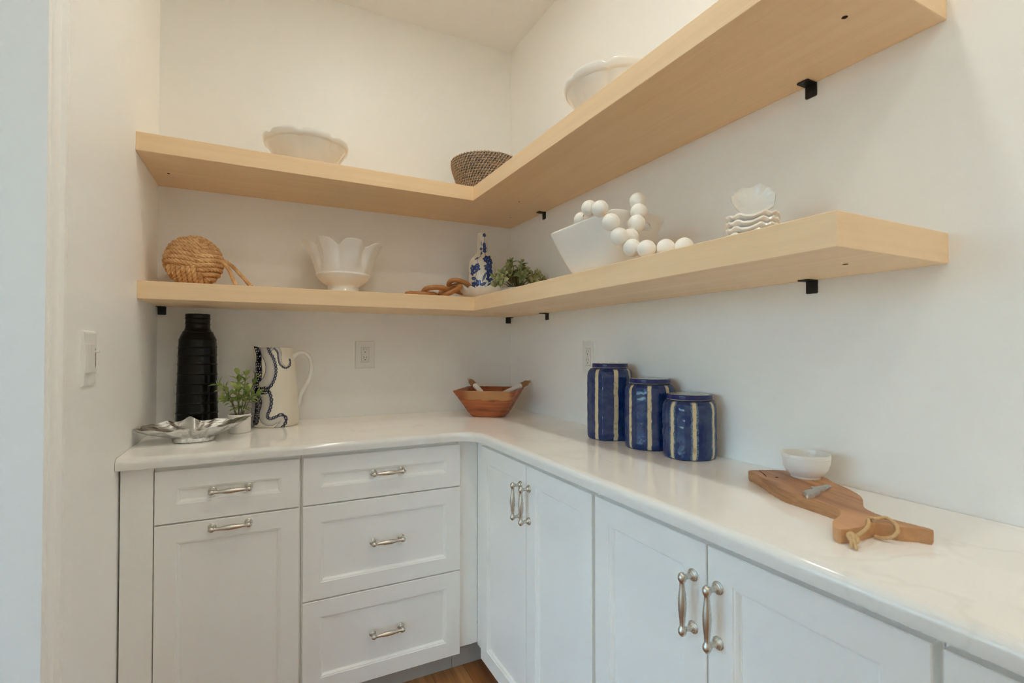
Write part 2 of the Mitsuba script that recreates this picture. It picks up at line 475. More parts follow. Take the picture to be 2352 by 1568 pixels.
# ------------------------------------------------------------------ cabinets, worktop
D, DR = 0.572, 0.438                         # front planes of the two runs
ZT, ZB, CT = 0.864, 0.094, 0.914
C, CR, ZU = 0.6055, 0.4577, 0.881
YE = -2.78                                   # end of the right run


def handle_mesh():
    """a bar pull: bar along x, posts rise along +z from the plane z = 0"""
    L, H = 0.048, 0.028
    post = lathe([(0.0115, 0), (0.0115, 0.002), (0.0100, 0.0030), (0.0095, 0.0048), (0.0078, 0.0056), (0.0070, 0.0075), (0.0048, 0.009), (0.0044, 0.020), (0.0052, 0.023)], 20)
    prof = [(0.0, -0.0100), (0.0034, -0.0095), (0.0038, -0.0080), (0.0060, -0.0068), (0.0077, -0.0035), (0.0080, 0.0), (0.0074, 0.0035), (0.0058, 0.0062), (0.0052, 0.008)]
    m = [(r, -L + a) for r, a in prof]
    for t in np.linspace(0, 1, 15)[0:]:
        a = -L + 0.010 + t * (2 * L - 0.020)
        m.append((0.0047 + 0.0031 * math.sin(PI * t) ** 1.6, a))
    m += [(r, L - a) for r, a in prof[::-1]]
    bar = lathe(m, 20)
    bar.apply_transform(np.array([[0, 0, 1, 0], [1, 0, 0, 0], [0, 1, 0, H], [0, 0, 0, 1.0]]))
    out = [bar]
    for s in (-1, 1):
        q = post.copy(); q.apply_translation((s * L, 0, 0)); out.append(q)
    return cat(out)


HANDLE = mikit.ply(handle_mesh(), 'nickel', smooth=38)


def front_mesh(w, h, st=0.053, th=0.020):
    """a cabinet front, w x h in x and z, lying in y: its face at y = 0, its back at y = +th; panel sunk inside a stepped moulding"""
    def ring(i, y):
        return np.array([[-w / 2 + i, y, -h / 2 + i], [w / 2 - i, y, -h / 2 + i], [w / 2 - i, y, h / 2 - i], [-w / 2 + i, y, h / 2 - i]])
    seq = [(0, th), (0, 0.0015), (0.0015, 0), (st, 0), (st + 0.0012, 0.0022), (st + 0.0042, 0.0026), (st + 0.0075, 0.0052), (st + 0.0095, 0.0085), (st + 0.0105, 0.0085), (st + 0.0110, 0.0100)]
    return loops([ring(i, y) for i, y in seq])


def front(parent, name, side, a0, a1, z0, z1, handles, st=0.053, label=None):
    """side 'B': back run, along x; side 'R': right run, along y (a0 > a1 are y). handles: [(along, z, vertical)]"""
    m = front_mesh(abs(a1 - a0), z1 - z0, st)
    cz, ca = (z0 + z1) / 2, (a0 + a1) / 2
    if side == 'B':
        M = frame((ca, -D, cz), (1, 0, 0), (0, 1, 0), (0, 0, 1))
    else:
        M = frame((-DR, ca, cz), (0, -1, 0), (1, 0, 0), (0, 0, 1))
    k = put(name, xf(m, M), 'cabinet_paint', parent, label=label)
    for a, z, vert in handles:
        if side == 'B':
            H = frame((a, -D, z), (1, 0, 0), (0, 0, 1), (0, -1, 0))
        else:
            H = frame((-DR, a, z), (0, 0, 1), (0, 1, 0), (-1, 0, 0))
        put('handle', {**HANDLE, 'to_world': T(H.tolist())}, None, k)
    return k


FR = 0.020                                   # front thickness
Z1, Z2 = (0.711, 0.7065), (0.4025, 0.398)
# back run
k = thing('base_cabinet', 'white cabinet with one drawer above a tall pull-out door, nearest the left wall', 'cabinet')
put('body', cat([box(-1.430, -1.039, -D + FR, -0.01, ZB + 0.004, ZU, 0.001)]), 'cabinet_paint', k)
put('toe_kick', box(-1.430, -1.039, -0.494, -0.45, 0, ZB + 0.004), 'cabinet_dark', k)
front(k, 'drawer', 'B', -1.4275, -1.0450, Z1[0], ZT, [(-1.2365, 0.794, 0)])
front(k, 'door', 'B', -1.4275, -1.0450, ZB, Z1[1], [(-1.2365, 0.6855, 0)])
k = thing('base_cabinet', 'white cabinet of three stacked drawers in the back run beside the corner', 'cabinet')
put('body', box(-1.038, -0.500, -D + FR, -0.01, ZB + 0.004, ZU, 0.001), 'cabinet_paint', k)
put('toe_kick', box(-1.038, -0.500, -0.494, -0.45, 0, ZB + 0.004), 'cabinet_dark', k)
front(k, 'drawer', 'B', -1.0335, -0.4960, Z1[0], ZT, [(-0.7645, 0.794, 0)])
front(k, 'drawer', 'B', -1.0335, -0.4960, Z2[0], Z1[1], [(-0.7645, 0.5595, 0)])
front(k, 'drawer', 'B', -1.0335, -0.4960, ZB, Z2[1], [(-0.7645, 0.251, 0)])
k = thing('filler_panel', 'narrow white filler strip between the left wall and the drawer cabinet', 'filler panel')
put('panel', box(-1.5075, -1.4310, -D + 0.006, -D + 0.03, 0.0, ZU, 0.001), 'cabinet_paint', k)
put('gap_shade', box(-1.5127 + 0.0004, -1.432, -D + 0.034, -D + 0.04, 0.0, ZU), 'black_gap', k, label='black sheet in place of the shade in the gap beside the wall')  # black sheet set behind the gap to paint its shade
k = thing('filler_panel', 'white corner filler strip between the three-drawer cabinet and the corner doors', 'filler panel')
put('panel', box(-0.499, -0.4185, -D + FR, -0.50, ZB + 0.012, ZU, 0.001), 'cabinet_paint', k)
put('toe_kick', box(-0.499, -0.362, -0.494, -0.45, 0, ZB + 0.004), 'cabinet_dark', k)
# right run
runs = [
    ('white two-door corner cabinet on the right wall, with the narrow doors', -0.628, -1.3195, [(-0.630, -0.9755, -0.943), (-0.9790, -1.3120, -0.9965)]),
    ('white two-door cabinet on the right wall below the canisters and board', -1.3205, -2.0045, [(-1.3250, -1.6605, -1.631), (-1.6640, -2.0000, -1.6875)]),
    ('white cabinet at the right edge of the picture, cut off by the frame', -2.0055, -2.7600, [(-2.0110, -2.3810, -2.352), (-2.3845, -2.7545, -2.4090)]),
]
for lab, a, b, drs in runs:
    k = thing('base_cabinet', lab, 'cabinet')
    y0 = -0.02 if a > -0.7 else a
    put('body', box(-DR + FR, -0.01, b, -D + FR + 0.001 if a > -0.7 else a, ZB + 0.004, ZU, 0.001), 'cabinet_paint', k)
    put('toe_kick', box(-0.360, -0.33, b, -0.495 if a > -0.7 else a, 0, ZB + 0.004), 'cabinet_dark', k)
    for d0, d1, hy in drs:
        front(k, 'door', 'R', d0, d1, ZB, ZT, [(hy, 0.7500, 1)])


def arc(cx, cy, r, a0, a1, n):
    t = np.radians(np.linspace(a0, a1, n))
    return np.stack([cx + r * np.cos(t), cy + r * np.sin(t)], 1)


def worktop():
    R = 0.085                                # the rounded inside corner
    arcp = arc(-CR - R, -C - R, R, 90, 0, 13)
    fine = [[XL + 0.001 + (-CR - R - XL) * t, -C] for t in np.linspace(0, 1, 6)[:-1]]
    side = [[-CR, -C - R + (YE + C + R) * t] for t in np.linspace(0, 1, 8)[1:]]
    path = np.array(fine + arcp.tolist() + side)
    nrm = np.vstack([np.tile([0, 1.0], (len(fine), 1)), -np.stack([-np.cos(np.radians(np.linspace(90, 0, 13))), -np.sin(np.radians(np.linspace(90, 0, 13)))], 1), np.tile([1.0, 0], (len(side), 1))])
    nrm[:len(fine)] = [0, 1.0]
    prof = [(0.003, 0.0), (0.0006, 0.001), (0.0, 0.003), (0.0, 0.0165)]
    rr = 0.0165
    for t in np.linspace(0, 1, 9)[1:]:
        prof.append((rr * (1 - math.cos(t * PI / 2)), 0.0165 + rr * math.sin(t * PI / 2)))
    V, F = [], []
    n = len(path)
    for off, z in prof:
        q = path + nrm * off
        V.append(np.column_stack([q, np.full(n, ZU + z)]))
    V = np.concatenate(V)
    i = np.arange(n - 1)
    for k in range(len(prof) - 1):
        F.append(np.stack([k * n + i, k * n + i + 1, (k + 1) * n + i + 1, (k + 1) * n + i], 1))
    F = np.concatenate(F)
    skin = TM(V, F)
    parts = [skin]
    for off, z, flip in ((prof[-1][0], CT, False), (prof[0][0], ZU, True)):
        q = path + nrm * off
        poly = np.vstack([q, [[-0.001, YE], [-0.001, -0.001], [XL + 0.001, -0.001]]])
        pv, pf = trimesh.creation.triangulate_polygon(shapely.Polygon(poly), engine='earcut')
        me = TM(np.column_stack([pv, np.full(len(pv), z)]), pf)
        if (me.face_normals[:, 2].mean() < 0) != flip: me.invert()
        parts.append(me)
    parts.append(TM([[-CR, YE, ZU], [-0.001, YE, ZU], [-0.001, YE, CT], [-CR, YE, CT]], [[0, 1, 2, 3]]))
    return cat(parts)


put('countertop', worktop(), 'quartz', smooth=32)
tag('countertop', 'white L-shaped stone countertop with a rounded edge over the base cabinets', 'countertop')

# ------------------------------------------------------------------ shelves and their brackets
SU, SL_ = 0.3619, 0.3509
U0, U1, L0, L1 = 1.8414, 1.9009, 1.3782, 1.4366
YUE, YLE = -1.8466, -1.8448


def prism(pts, z0, z1, b=0.0012):
    """an upright prism over a convex outline, edges eased"""
    P = shapely.Polygon(pts)
    p = []
    for inset, zs in ((0, (z0 + b, z1 - b)), (b, (z0, z1))):
        q = np.array(P.buffer(-inset, join_style='mitre').exterior.coords)[:-1]
        for z in zs: p.append(np.column_stack([q, np.full(len(q), z)]))
    return trimesh.convex.convex_hull(np.concatenate(p))


for nm, s, z0, z1, ye, yl, holes in (
        ('upper', SU, U0, U1, YUE, -0.392, [(-1.455, -0.182, 0.0045), (-0.181, -0.444, 0.0036), (-0.099, -0.193, 0.0036), (-0.181, -1.764, 0.0052)]),
        ('lower', SL_, L0, L1, YLE, -0.3530, [(-0.169, -1.754, 0.0048), (-0.197, -0.470, 0.0036)])):
    k = thing('floating_shelf', f'{nm} L-shaped thick pale maple floating shelf round the corner', 'shelf')
    put('board', prism([(XL + 0.0005, -0.0005), (XL + 0.0005, yl), (-s, -s), (-0.0005, -s), (-0.0005, -0.0005)], z0, z1), 'maple', k)
    put('board', prism([(-s, -s - 0.0004), (-s, ye), (-0.0005, ye), (-0.0005, -s - 0.0004)], z0, z1), 'maple_side', k)
    for hx, hy, hr in holes:
        put('screw_hole', lathe([(hr, z0 - 0.0004), (hr, z0 + 0.0002)], 16, (hx, hy, 0)), 'dark_hole', k, label='small dark screw hole')


def bracket(x, y, z, wall):
    """an L bracket 27 mm wide: one leg on the wall, one under the shelf"""
    w, t, leg, dn = 0.027, 0.003, 0.036, 0.031
    fl_, up = shapely.box(-w / 2, 0, w / 2, leg), shapely.box(-w / 2, -dn, w / 2, 0)
    rnd = lambda g: g.buffer(-0.003).buffer(0.003)
    a = extrude(shapely.union(rnd(fl_), shapely.box(-w / 2, 0, w / 2, 0.01)), -t, 0)
    b = extrude(shapely.union(rnd(up), shapely.box(-w / 2, -0.01, w / 2, 0)), 0, t)
    b.apply_transform(np.array([[1, 0, 0, 0], [0, 0, 1, 0], [0, 1, 0, 0], [0, 0, 0, 1.0]]))   # upright, thickness along +y
    scr = lathe([(0.0042, 0), (0.0042, 0.0008), (0.003, 0.0014), (0.0018, 0.0014), (0.0014, 0.0006)], 16)
    s1 = xf(scr, frame((0, t, -0.018), (1, 0, 0), (0, 0, -1), (0, 1, 0)))
    s2 = xf(scr, frame((0, 0.022, -t), (1, 0, 0), (0, -1, 0), (0, 0, -1)))
    M = frame((x, y, z), (0, 1, 0), (-1, 0, 0), (0, 0, 1)) if wall == 'R' else frame((x, y, z), (-1, 0, 0), (0, -1, 0), (0, 0, 1))
    return [xf(m, M) for m in (cat([a, b]), s1, s2)]


for x, y, z, wall, lab in (
        (0, -1.5865, U0, 'R', 'black steel bracket under the near end of the upper shelf'),
        (0, -0.345, U0, 'R', 'black steel bracket under the upper shelf close to the corner'),
        (0, -1.5845, L0, 'R', 'black steel bracket under the near end of the lower shelf'),
        (0, -0.370, L0, 'R', 'black steel bracket under the lower shelf on the right wall close to the corner'),
        (-1.4975, 0, L0, 'B', 'black steel bracket under the left end of the lower shelf'),
        (-0.0150, 0, L0, 'B', 'black steel bracket under the lower shelf on the back wall at the corner')):
    k = thing('shelf_bracket', lab, 'bracket')
    m, s1, s2 = bracket(x, y, z, wall)
    put('angle', m, 'black_steel', k)
    put('screw', s1, 'black_steel', k)
    put('screw', s2, 'black_steel', k)

# ------------------------------------------------------------------ outlets and switch


def outlet(x, y, z, wall, lab):
    k = thing('wall_outlet', lab, 'outlet')
    M = frame((x, y, z), (0, -1, 0), (0, 0, 1), (-1, 0, 0)) if wall == 'R' else frame((x, y, z), (1, 0, 0), (0, 0, 1), (0, -1, 0))
    w, h = 0.086, 0.124
    put('plate', xf(loops([np.array([[-a, -b, q], [a, -b, q], [a, b, q], [-a, b, q]]) for a, b, q in ((w / 2, h / 2, 0), (w / 2, h / 2, 0.002), (w / 2 - 0.003, h / 2 - 0.003, 0.0052), (w / 2 - 0.006, h / 2 - 0.006, 0.0060))]), M), 'plate_plastic', k)
    put('receptacle', xf(cat([box(-0.0168, 0.0168, -0.0335, 0.0335, 0.0055, 0.0078, 0.0008)]), M), 'device_plastic', k)
    put('seam', xf(cat([box(-0.0178, 0.0178, -0.0345, -0.0335, 0.0055, 0.0064), box(-0.0178, 0.0178, 0.0335, 0.0345, 0.0055, 0.0064), box(-0.0178, -0.0168, -0.0345, 0.0345, 0.0055, 0.0064), box(0.0168, 0.0178, -0.0345, 0.0345, 0.0055, 0.0064)]), M), 'cabinet_dark', k)
    for cz in (0.0175, -0.0175):
        sl = [box(-0.0068, -0.0052, cz + 0.002, cz + 0.0095, 0.0076, 0.0081), box(0.0052, 0.0068, cz + 0.003, cz + 0.0090, 0.0076, 0.0081)]
        hole = lathe([(0.0024, 0.0076), (0.0024, 0.0081)], 14, (0, cz - 0.0055, 0))
        put('slots', xf(cat(sl + [hole]), M), 'dark_hole', k, label='dark plug slots')
    for cz in (0.0485, -0.0485):
        put('screw', xf(lathe([(0.003, 0.006), (0.0028, 0.0066), (0.0, 0.0067)], 14, (0, cz, 0)), M), 'device_plastic', k)


outlet(-0.738, 0, 1.190, 'B', 'white duplex wall outlet on the back wall right of the pitcher')
outlet(0, -0.692, 1.185, 'R', 'white duplex wall outlet on the right wall behind the tallest canister')
k = thing('light_switch', 'white two-gang light switch plate on the left wall beside the door casing', 'light switch')
M = frame((XL, -0.857, 1.196), (0, -1, 0), (0, 0, 1), (1, 0, 0)) @ np.diag([-1.0, 1, 1, 1])
put('plate', xf(loops([np.array([[-a, -b, q], [a, -b, q], [a, b, q], [-a, b, q]]) for a, b, q in ((0.050, 0.063, 0), (0.050, 0.063, 0.002), (0.047, 0.060, 0.0056), (0.044, 0.057, 0.0064))][::-1]), M), 'plate_plastic', k)
put('rocker', xf(trimesh.convex.convex_hull([[-0.037, -0.033, 0.006], [-0.005, -0.033, 0.006], [-0.037, 0.033, 0.006], [-0.005, 0.033, 0.006], [-0.037, -0.031, 0.013], [-0.005, -0.031, 0.013], [-0.037, 0.032, 0.0075], [-0.005, 0.032, 0.0075]]), M), 'device_plastic', k)
put('dimmer', xf(box(0.006, 0.038, -0.033, 0.033, 0.006, 0.0085, 0.0008), M), 'device_plastic', k)
put('slider_slot', xf(box(0.029, 0.031, -0.022, 0.022, 0.0083, 0.0088), M), 'dark_hole', k)
put('slider', xf(box(0.025, 0.035, 0.012, 0.018, 0.0085, 0.0155, 0.001), M), 'device_plastic', k)

# ------------------------------------------------------------------ things on the upper shelf


def scallop_bowl(cx, cy, phase, lab):
    k = thing('scalloped_bowl', lab, 'bowl')
    R = 0.161
    out = [(0.066, 0.0, 0), (0.072, 0.004, 0), (0.078, 0.012, 0.1), (0.100, 0.036, 0.5), (0.124, 0.068, 1), (0.141, 0.094, 1), (0.1490, 0.1070, 0.8), (0.1492, 0.1095, 0.4), (0.1530, 0.1108, 0.3), (0.1570, 0.1160, 0.3), (0.1600, 0.1255, 0.3), (0.1610, 0.1310, 0.3), (0.1602, 0.1345, 0.3)]
    inn = [(0.156, 0.1350, 0.3), (0.154, 0.131, 0.3), (0.147, 0.110, 0.6), (0.134, 0.088, 0.8), (0.112, 0.056, 0.7), (0.080, 0.022, 0.4), (0.04, 0.012, 0), (0.004, 0.010, 0)]
    prof = out + inn

    def fn(th, i):
        r, z, w = prof[i]
        a = (th * 8 / (2 * PI) + phase) % 1.0 - 0.5
        notch = np.exp(-(np.abs(np.abs(a) - 0.5) / 0.10) ** 2)
        rr = r * (1 - 0.030 * w * notch + 0.008 * w * np.cos(2 * PI * a))
        hi = max(0.0, (z - 0.10) / 0.035)
        return rr, z - 0.0105 * hi * notch + 0 * th
    put('bowl', grid_lathe(fn, len(prof), 192, (cx, cy, U1)), 'white_glaze', k, smooth=50)
    return k


scallop_bowl(-0.998, -0.178, 0.31, 'white scalloped serving bowl on the upper shelf left of the basket')
scallop_bowl(-0.178, -1.082, 0.05, 'white scalloped serving bowl on the upper shelf right of the woven basket')

# woven basket
k = thing('woven_basket', 'round grey and tan woven rattan basket in the corner of the upper shelf', 'basket')
bc = np.array([-0.262, -0.268, U1])
bprof = [(0.100, 0.0), (0.108, 0.012), (0.118, 0.035), (0.128, 0.060), (0.138, 0.085), (0.146, 0.110), (0.150, 0.132), (0.150, 0.146)]
rows = 15
bz = np.linspace(0.006, 0.142, rows)
br = np.interp(bz, [z for r, z in bprof], [r for r, z in bprof])
prof = [(0.098, 0.0)]
for r, z in zip(br, bz):
    for t in np.linspace(-PI / 2, PI / 2, 6):
        prof.append((r + 0.0045 * math.cos(t) - 0.001, z + 0.0047 * math.sin(t)))
prof += [(br[-1] - 0.004, 0.147), (br[-1] - 0.010, 0.144)] + [(r - 0.011, z) for r, z in zip(br[::-1], bz[::-1])] + [(0.05, 0.008), (0.003, 0.008)]
put('body', lathe(prof, 96, bc), 'rattan_grey', k, smooth=60)
ws = []
rng = np.random.default_rng(11)
for i, (r, z) in enumerate(zip(br, bz)):
    n = 62
    for j in range(n):
        th = 2 * PI * (j + 0.5 * (i % 2) + rng.uniform(-0.12, 0.12)) / n
        lean = 0.004
        pts = []
        for t, bump in ((-0.0078, -0.0030), (-0.004, 0.0012), (0.0, 0.0048), (0.004, 0.0012), (0.0078, -0.0030)):
            t = min(t, 0.1500 - z) if i == rows - 1 else t
            rr = r + bump + (t) * 0.30
            a = th + lean * t / 0.0078 / rr
            pts.append([rr * math.cos(a), rr * math.sin(a), z + t])
        ws.append(tube(np.array(pts) + bc, 0.0017, 5))
put('wraps', cat(ws), 'rattan_wrap', k, smooth=60, kind='stuff', label='pale rattan wraps over the coils')

# ------------------------------------------------------------------ things on the lower shelf
# rope ball
k = thing('rope_ball', 'tan rope knot ball with a rope loop at the left end of the lower shelf', 'doorstop')
rb = 0.0880
bcen = np.array([-1.377, -0.175, L1 + rb + 0.0075])
put('core', trimesh.creation.icosphere(3, rb - 0.004), 'jute', k, smooth=True)
scene[k + '__core']['to_world'] = T().translate(bcen.tolist())
vd = CAM - bcen; vd /= np.linalg.norm(vd)
rt = np.cross(-vd, [0, 0, 1.0]); rt /= np.linalg.norm(rt)
upv = np.cross(rt, -vd)
vw = lambda a, b, c: (a * rt + b * upv + c * vd) / np.linalg.norm(a * rt + b * upv + c * vd)
# three lashings meet near the middle of the side we see; each region has its own strand direction
cents = [vw(-0.55, 0.62, 0.60), vw(0.80, 0.02, 0.55), vw(-0.40, -0.86, 0.45), vw(0.45, 0.85, -0.2), vw(-0.85, -0.1, -0.55), vw(0.3, -0.6, -0.8)]
nrms = [vw(0.22, 1.0, -0.25), vw(-0.18, 1.0, -0.2), vw(1.0, 0.12, 0.1), vw(1.0, -0.4, 0.3), vw(0.3, 1.0, 0.2), vw(0.2, 1.0, 0.5)]
cents = np.array(cents)
SP = 0.0150
for ci in range(6):
    n = nrms[ci]
    e1 = np.cross(n, cents[ci]); e1 /= np.linalg.norm(e1)
    e2 = np.cross(n, e1)
    for j in range(-7, 8):
        h = j * SP + 0.003
        if abs(h) > rb * 0.98: continue
        q = math.sqrt(max(rb ** 2 - h ** 2, 1e-6))
        th = np.linspace(0, 2 * PI, 181)
        P = h * n + q * (np.cos(th)[:, None] * e1 + np.sin(th)[:, None] * e2)
        dots = (P / rb) @ cents.T
        ok = dots.argmax(1) == ci
        if ok.sum() < 8: continue
        if ok.all(): idx = np.arange(181)
        else:
            s = np.argmin(ok)
            o = np.roll(np.arange(180), -s)
            run = [i for i in o if ok[i]]
            cut = [0] + [a + 1 for a in range(len(run) - 1) if (run[a + 1] - run[a]) % 180 != 1] + [len(run)]
            segs = [run[a:b] for a, b in zip(cut[:-1], cut[1:])]
            idx = max(segs, key=len)
        if len(idx) < 8: continue
        path = P[idx]
        m = len(path)
        t = np.linspace(0, 1, m)
        sink = 0.008 * (np.exp(-(t / 0.06) ** 2) + np.exp(-((1 - t) / 0.06) ** 2))
        path = path * (1 - sink[:, None] / rb) + bcen
        path = path[::2] if m > 60 else path
        if path[:, 2].min() < L1 + 0.004: path[:, 2] = np.maximum(path[:, 2], L1 + 0.0082)
        put('strand', rope(path, 0.0086, 3, 0.043, 7, fill=0.57), 'jute', k, smooth=60)
lp = spline([bcen + (0.080, -0.01, 0.014), (-1.262, -0.195, L1 + 0.093), (-1.222, -0.205, L1 + 0.050), (-1.196, -0.21, L1 + 0.018), (-1.188, -0.215, L1 + 0.0085), (-1.205, -0.22, L1 + 0.0075), (-1.235, -0.225, L1 + 0.0085),
             (-1.247, -0.22, L1 + 0.028), (-1.262, -0.21, L1 + 0.066), (-1.280, -0.195, L1 + 0.094), bcen + (0.078, -0.018, 0.0)], 120)
put('loop', rope(lp, 0.0072, 3, 0.030, 6), 'jute', k, smooth=60)

# ruffled pedestal bowl
k = thing('ruffled_bowl', 'pearly white footed bowl with a ruffled rim in the middle of the lower shelf', 'bowl')
out = [(0.064, 0, 0), (0.067, 0.003, 0), (0.066, 0.008, 0), (0.061, 0.020, 0), (0.059, 0.030, 0), (0.063, 0.038, 0), (0.080, 0.048, 0), (0.096, 0.062, 0), (0.104, 0.074, 0), (0.1065, 0.078, 0), (0.1065, 0.082, 0), (0.104, 0.085, 0.05),
       (0.107, 0.095, 0.15), (0.112, 0.112, 0.30), (0.117, 0.132, 0.48), (0.123, 0.152, 0.66), (0.130, 0.172, 0.82), (0.139, 0.190, 0.95), (0.144, 0.1985, 1.0), (0.1445, 0.2010, 1.0)]
inn = [(0.142, 0.2015, 1.0), (0.137, 0.192, 0.95), (0.127, 0.172, 0.82), (0.119, 0.150, 0.66), (0.112, 0.130, 0.48), (0.106, 0.110, 0.3), (0.100, 0.092, 0.15), (0.085, 0.072, 0), (0.05, 0.060, 0), (0.003, 0.058, 0)]
prof = out + inn


def ruffle(th, i):
    r, z, w = prof[i]
    a = 8 * th + 5.236 + 0.35 * np.sin(3 * th)
    q = 0.5 - 0.5 * np.cos(a)
    s = 1 - 2 * q ** 3.0
    flare = 0.010 * w ** 5
    return r + w * 0.0105 * (s - 0.25) + flare * (1 - q ** 2), z + w ** 3 * (0.0105 * s - 0.003 - 0.003 * q ** 0.5 + 0.002 * np.sin(2 * th + 1))


put('bowl', grid_lathe(ruffle, len(prof), 240, (-0.856, -0.172, L1)), 'pearl_glaze', k, smooth=45)

# scalloped tray, bottle, succulent
TC = np.array([-0.221, -0.228, L1])
k = thing('wavy_plate', 'white plate with a wavy rim in the corner of the lower shelf under the bottle', 'plate')
pp = [(0.085, 0, 0), (0.095, 0.002, 0), (0.122, 0.014, 0.15), (0.142, 0.030, 0.6), (0.152, 0.046, 1.0), (0.1525, 0.0482, 1.0), (0.150, 0.0485, 1.0), (0.140, 0.035, 0.6), (0.120, 0.019, 0.15), (0.092, 0.0085, 0), (0.003, 0.008, 0)]


def wavy(th, i):
    r, z, w = pp[i]
    s = np.cos(22 * th)
    return r + 0.0035 * w * s, z + 0.0038 * w * s + 0 * th


put('plate', grid_lathe(wavy, len(pp), 288, TC), 'white_glaze', k, smooth=50)


def seg_dist(U, V, pts):
    """distance of every (U, V) to the polyline pts and the fraction along it"""
    pts = np.asarray(pts, float)
    best = np.full(U.shape, 1e9); frac = np.zeros(U.shape); side = np.zeros(U.shape)
    L = np.concatenate([[0], np.cumsum(np.linalg.norm(np.diff(pts, axis=0), axis=1))])
    for a, b, l0, l1 in zip(pts[:-1], pts[1:], L[:-1], L[1:]):
        d = b - a
        t = np.clip(((U - a[0]) * d[0] + (V - a[1]) * d[1]) / (d @ d), 0, 1)
        du, dv = U - a[0] - t * d[0], V - a[1] - t * d[1]
        q = np.hypot(du, dv)
        m = q < best
        best = np.where(m, q, best)
        frac = np.where(m, (l0 + t * (l1 - l0)) / L[-1], frac)
        side = np.where(m, np.sign(d[0] * dv - d[1] * du), side)
    return best, frac, side, L[-1]


def blend(col, c, m):
    return col * (1 - m[:, None]) + np.asarray(c)[None] * m[:, None]


def ss(a, b, x):
    t = np.clip((x - a) / (b - a), 0, 1)
    return t * t * (3 - 2 * t)


# blue and white bottle: drawn in millimetres round its front (u to the right, v up)
k = thing('bottle_vase', 'slim white bottle vase painted with blue flowers, on the wavy plate', 'vase')
BC = np.array([-0.232, -0.168, L1 + 0.0085])
prof = resample([(0.058, 0), (0.062, 0.004), (0.0635, 0.012), (0.0640, 0.08), (0.0640, 0.150), (0.0620, 0.170), (0.0550, 0.189), (0.0430, 0.204), (0.0320, 0.214), (0.0270, 0.224), (0.0250, 0.240), (0.0240, 0.28), (0.0240, 0.310), (0.0245, 0.313), (0.0235, 0.3155), (0.019, 0.3155), (0.018, 0.30)], 0.0019)
n = 300
m_ = lathe([tuple(q) for q in prof], n, BC)
face = math.atan2(CAM[1] - BC[1], CAM[0] - BC[0])
v = m_.vertices - BC
ang = (np.arctan2(v[:, 1], v[:, 0]) - face + PI) % (2 * PI) - PI
rad = np.hypot(v[:, 0], v[:, 1])
BLUE, LB = srgb(34, 58, 122), srgb(92, 118, 162)
col = np.tile(srgb(226, 222, 210), (len(v), 1))
rng = np.random.default_rng(5)


def flower(cu, cv, s, rot, petals=5, c=BLUE):
    global col
    du, dv = U - cu, V - cv
    q = np.hypot(du, dv); a = np.arctan2(dv, du) + rot
    s = s * 1.35
    lim = s * (0.62 + 0.38 * np.abs(np.cos(a * petals / 2.0)))
    col = blend(col, c, ss(1.0, -1.0, q - lim))
    col = blend(col, LB, ss(0.5, -0.5, np.abs(q - lim * 0.55) - 0.5) * 0.8 * (np.cos(a * petals) > 0.2))
    col = blend(col, srgb(200, 205, 210), ss(0.6, -0.6, q - s * 0.12) * 0.7)


def leaf(cu, cv, L, w, rot, c=BLUE):
    global col
    du, dv = U - cu, V - cv
    x = du * math.cos(rot) + dv * math.sin(rot); y = -du * math.sin(rot) + dv * math.cos(rot)
    L, w = L * 1.2, w * 1.35
    lim = w * np.clip(1 - (x / L) ** 2, 0, 1)
    m = ss(0.5, -0.5, np.abs(y) - lim) * (np.abs(x) < L)
    col = blend(col, c, m)
    col = blend(col, LB, ss(0.5, -0.3, np.abs(y) - lim * 0.35) * (np.abs(x) < L * 0.8) * 0.7)


def stem(pts, w, c=BLUE):
    global col
    d, f, s, L = seg_dist(U, V, spline(pts, 40))
    col = blend(col, c, ss(0.5, -0.5, d - w))


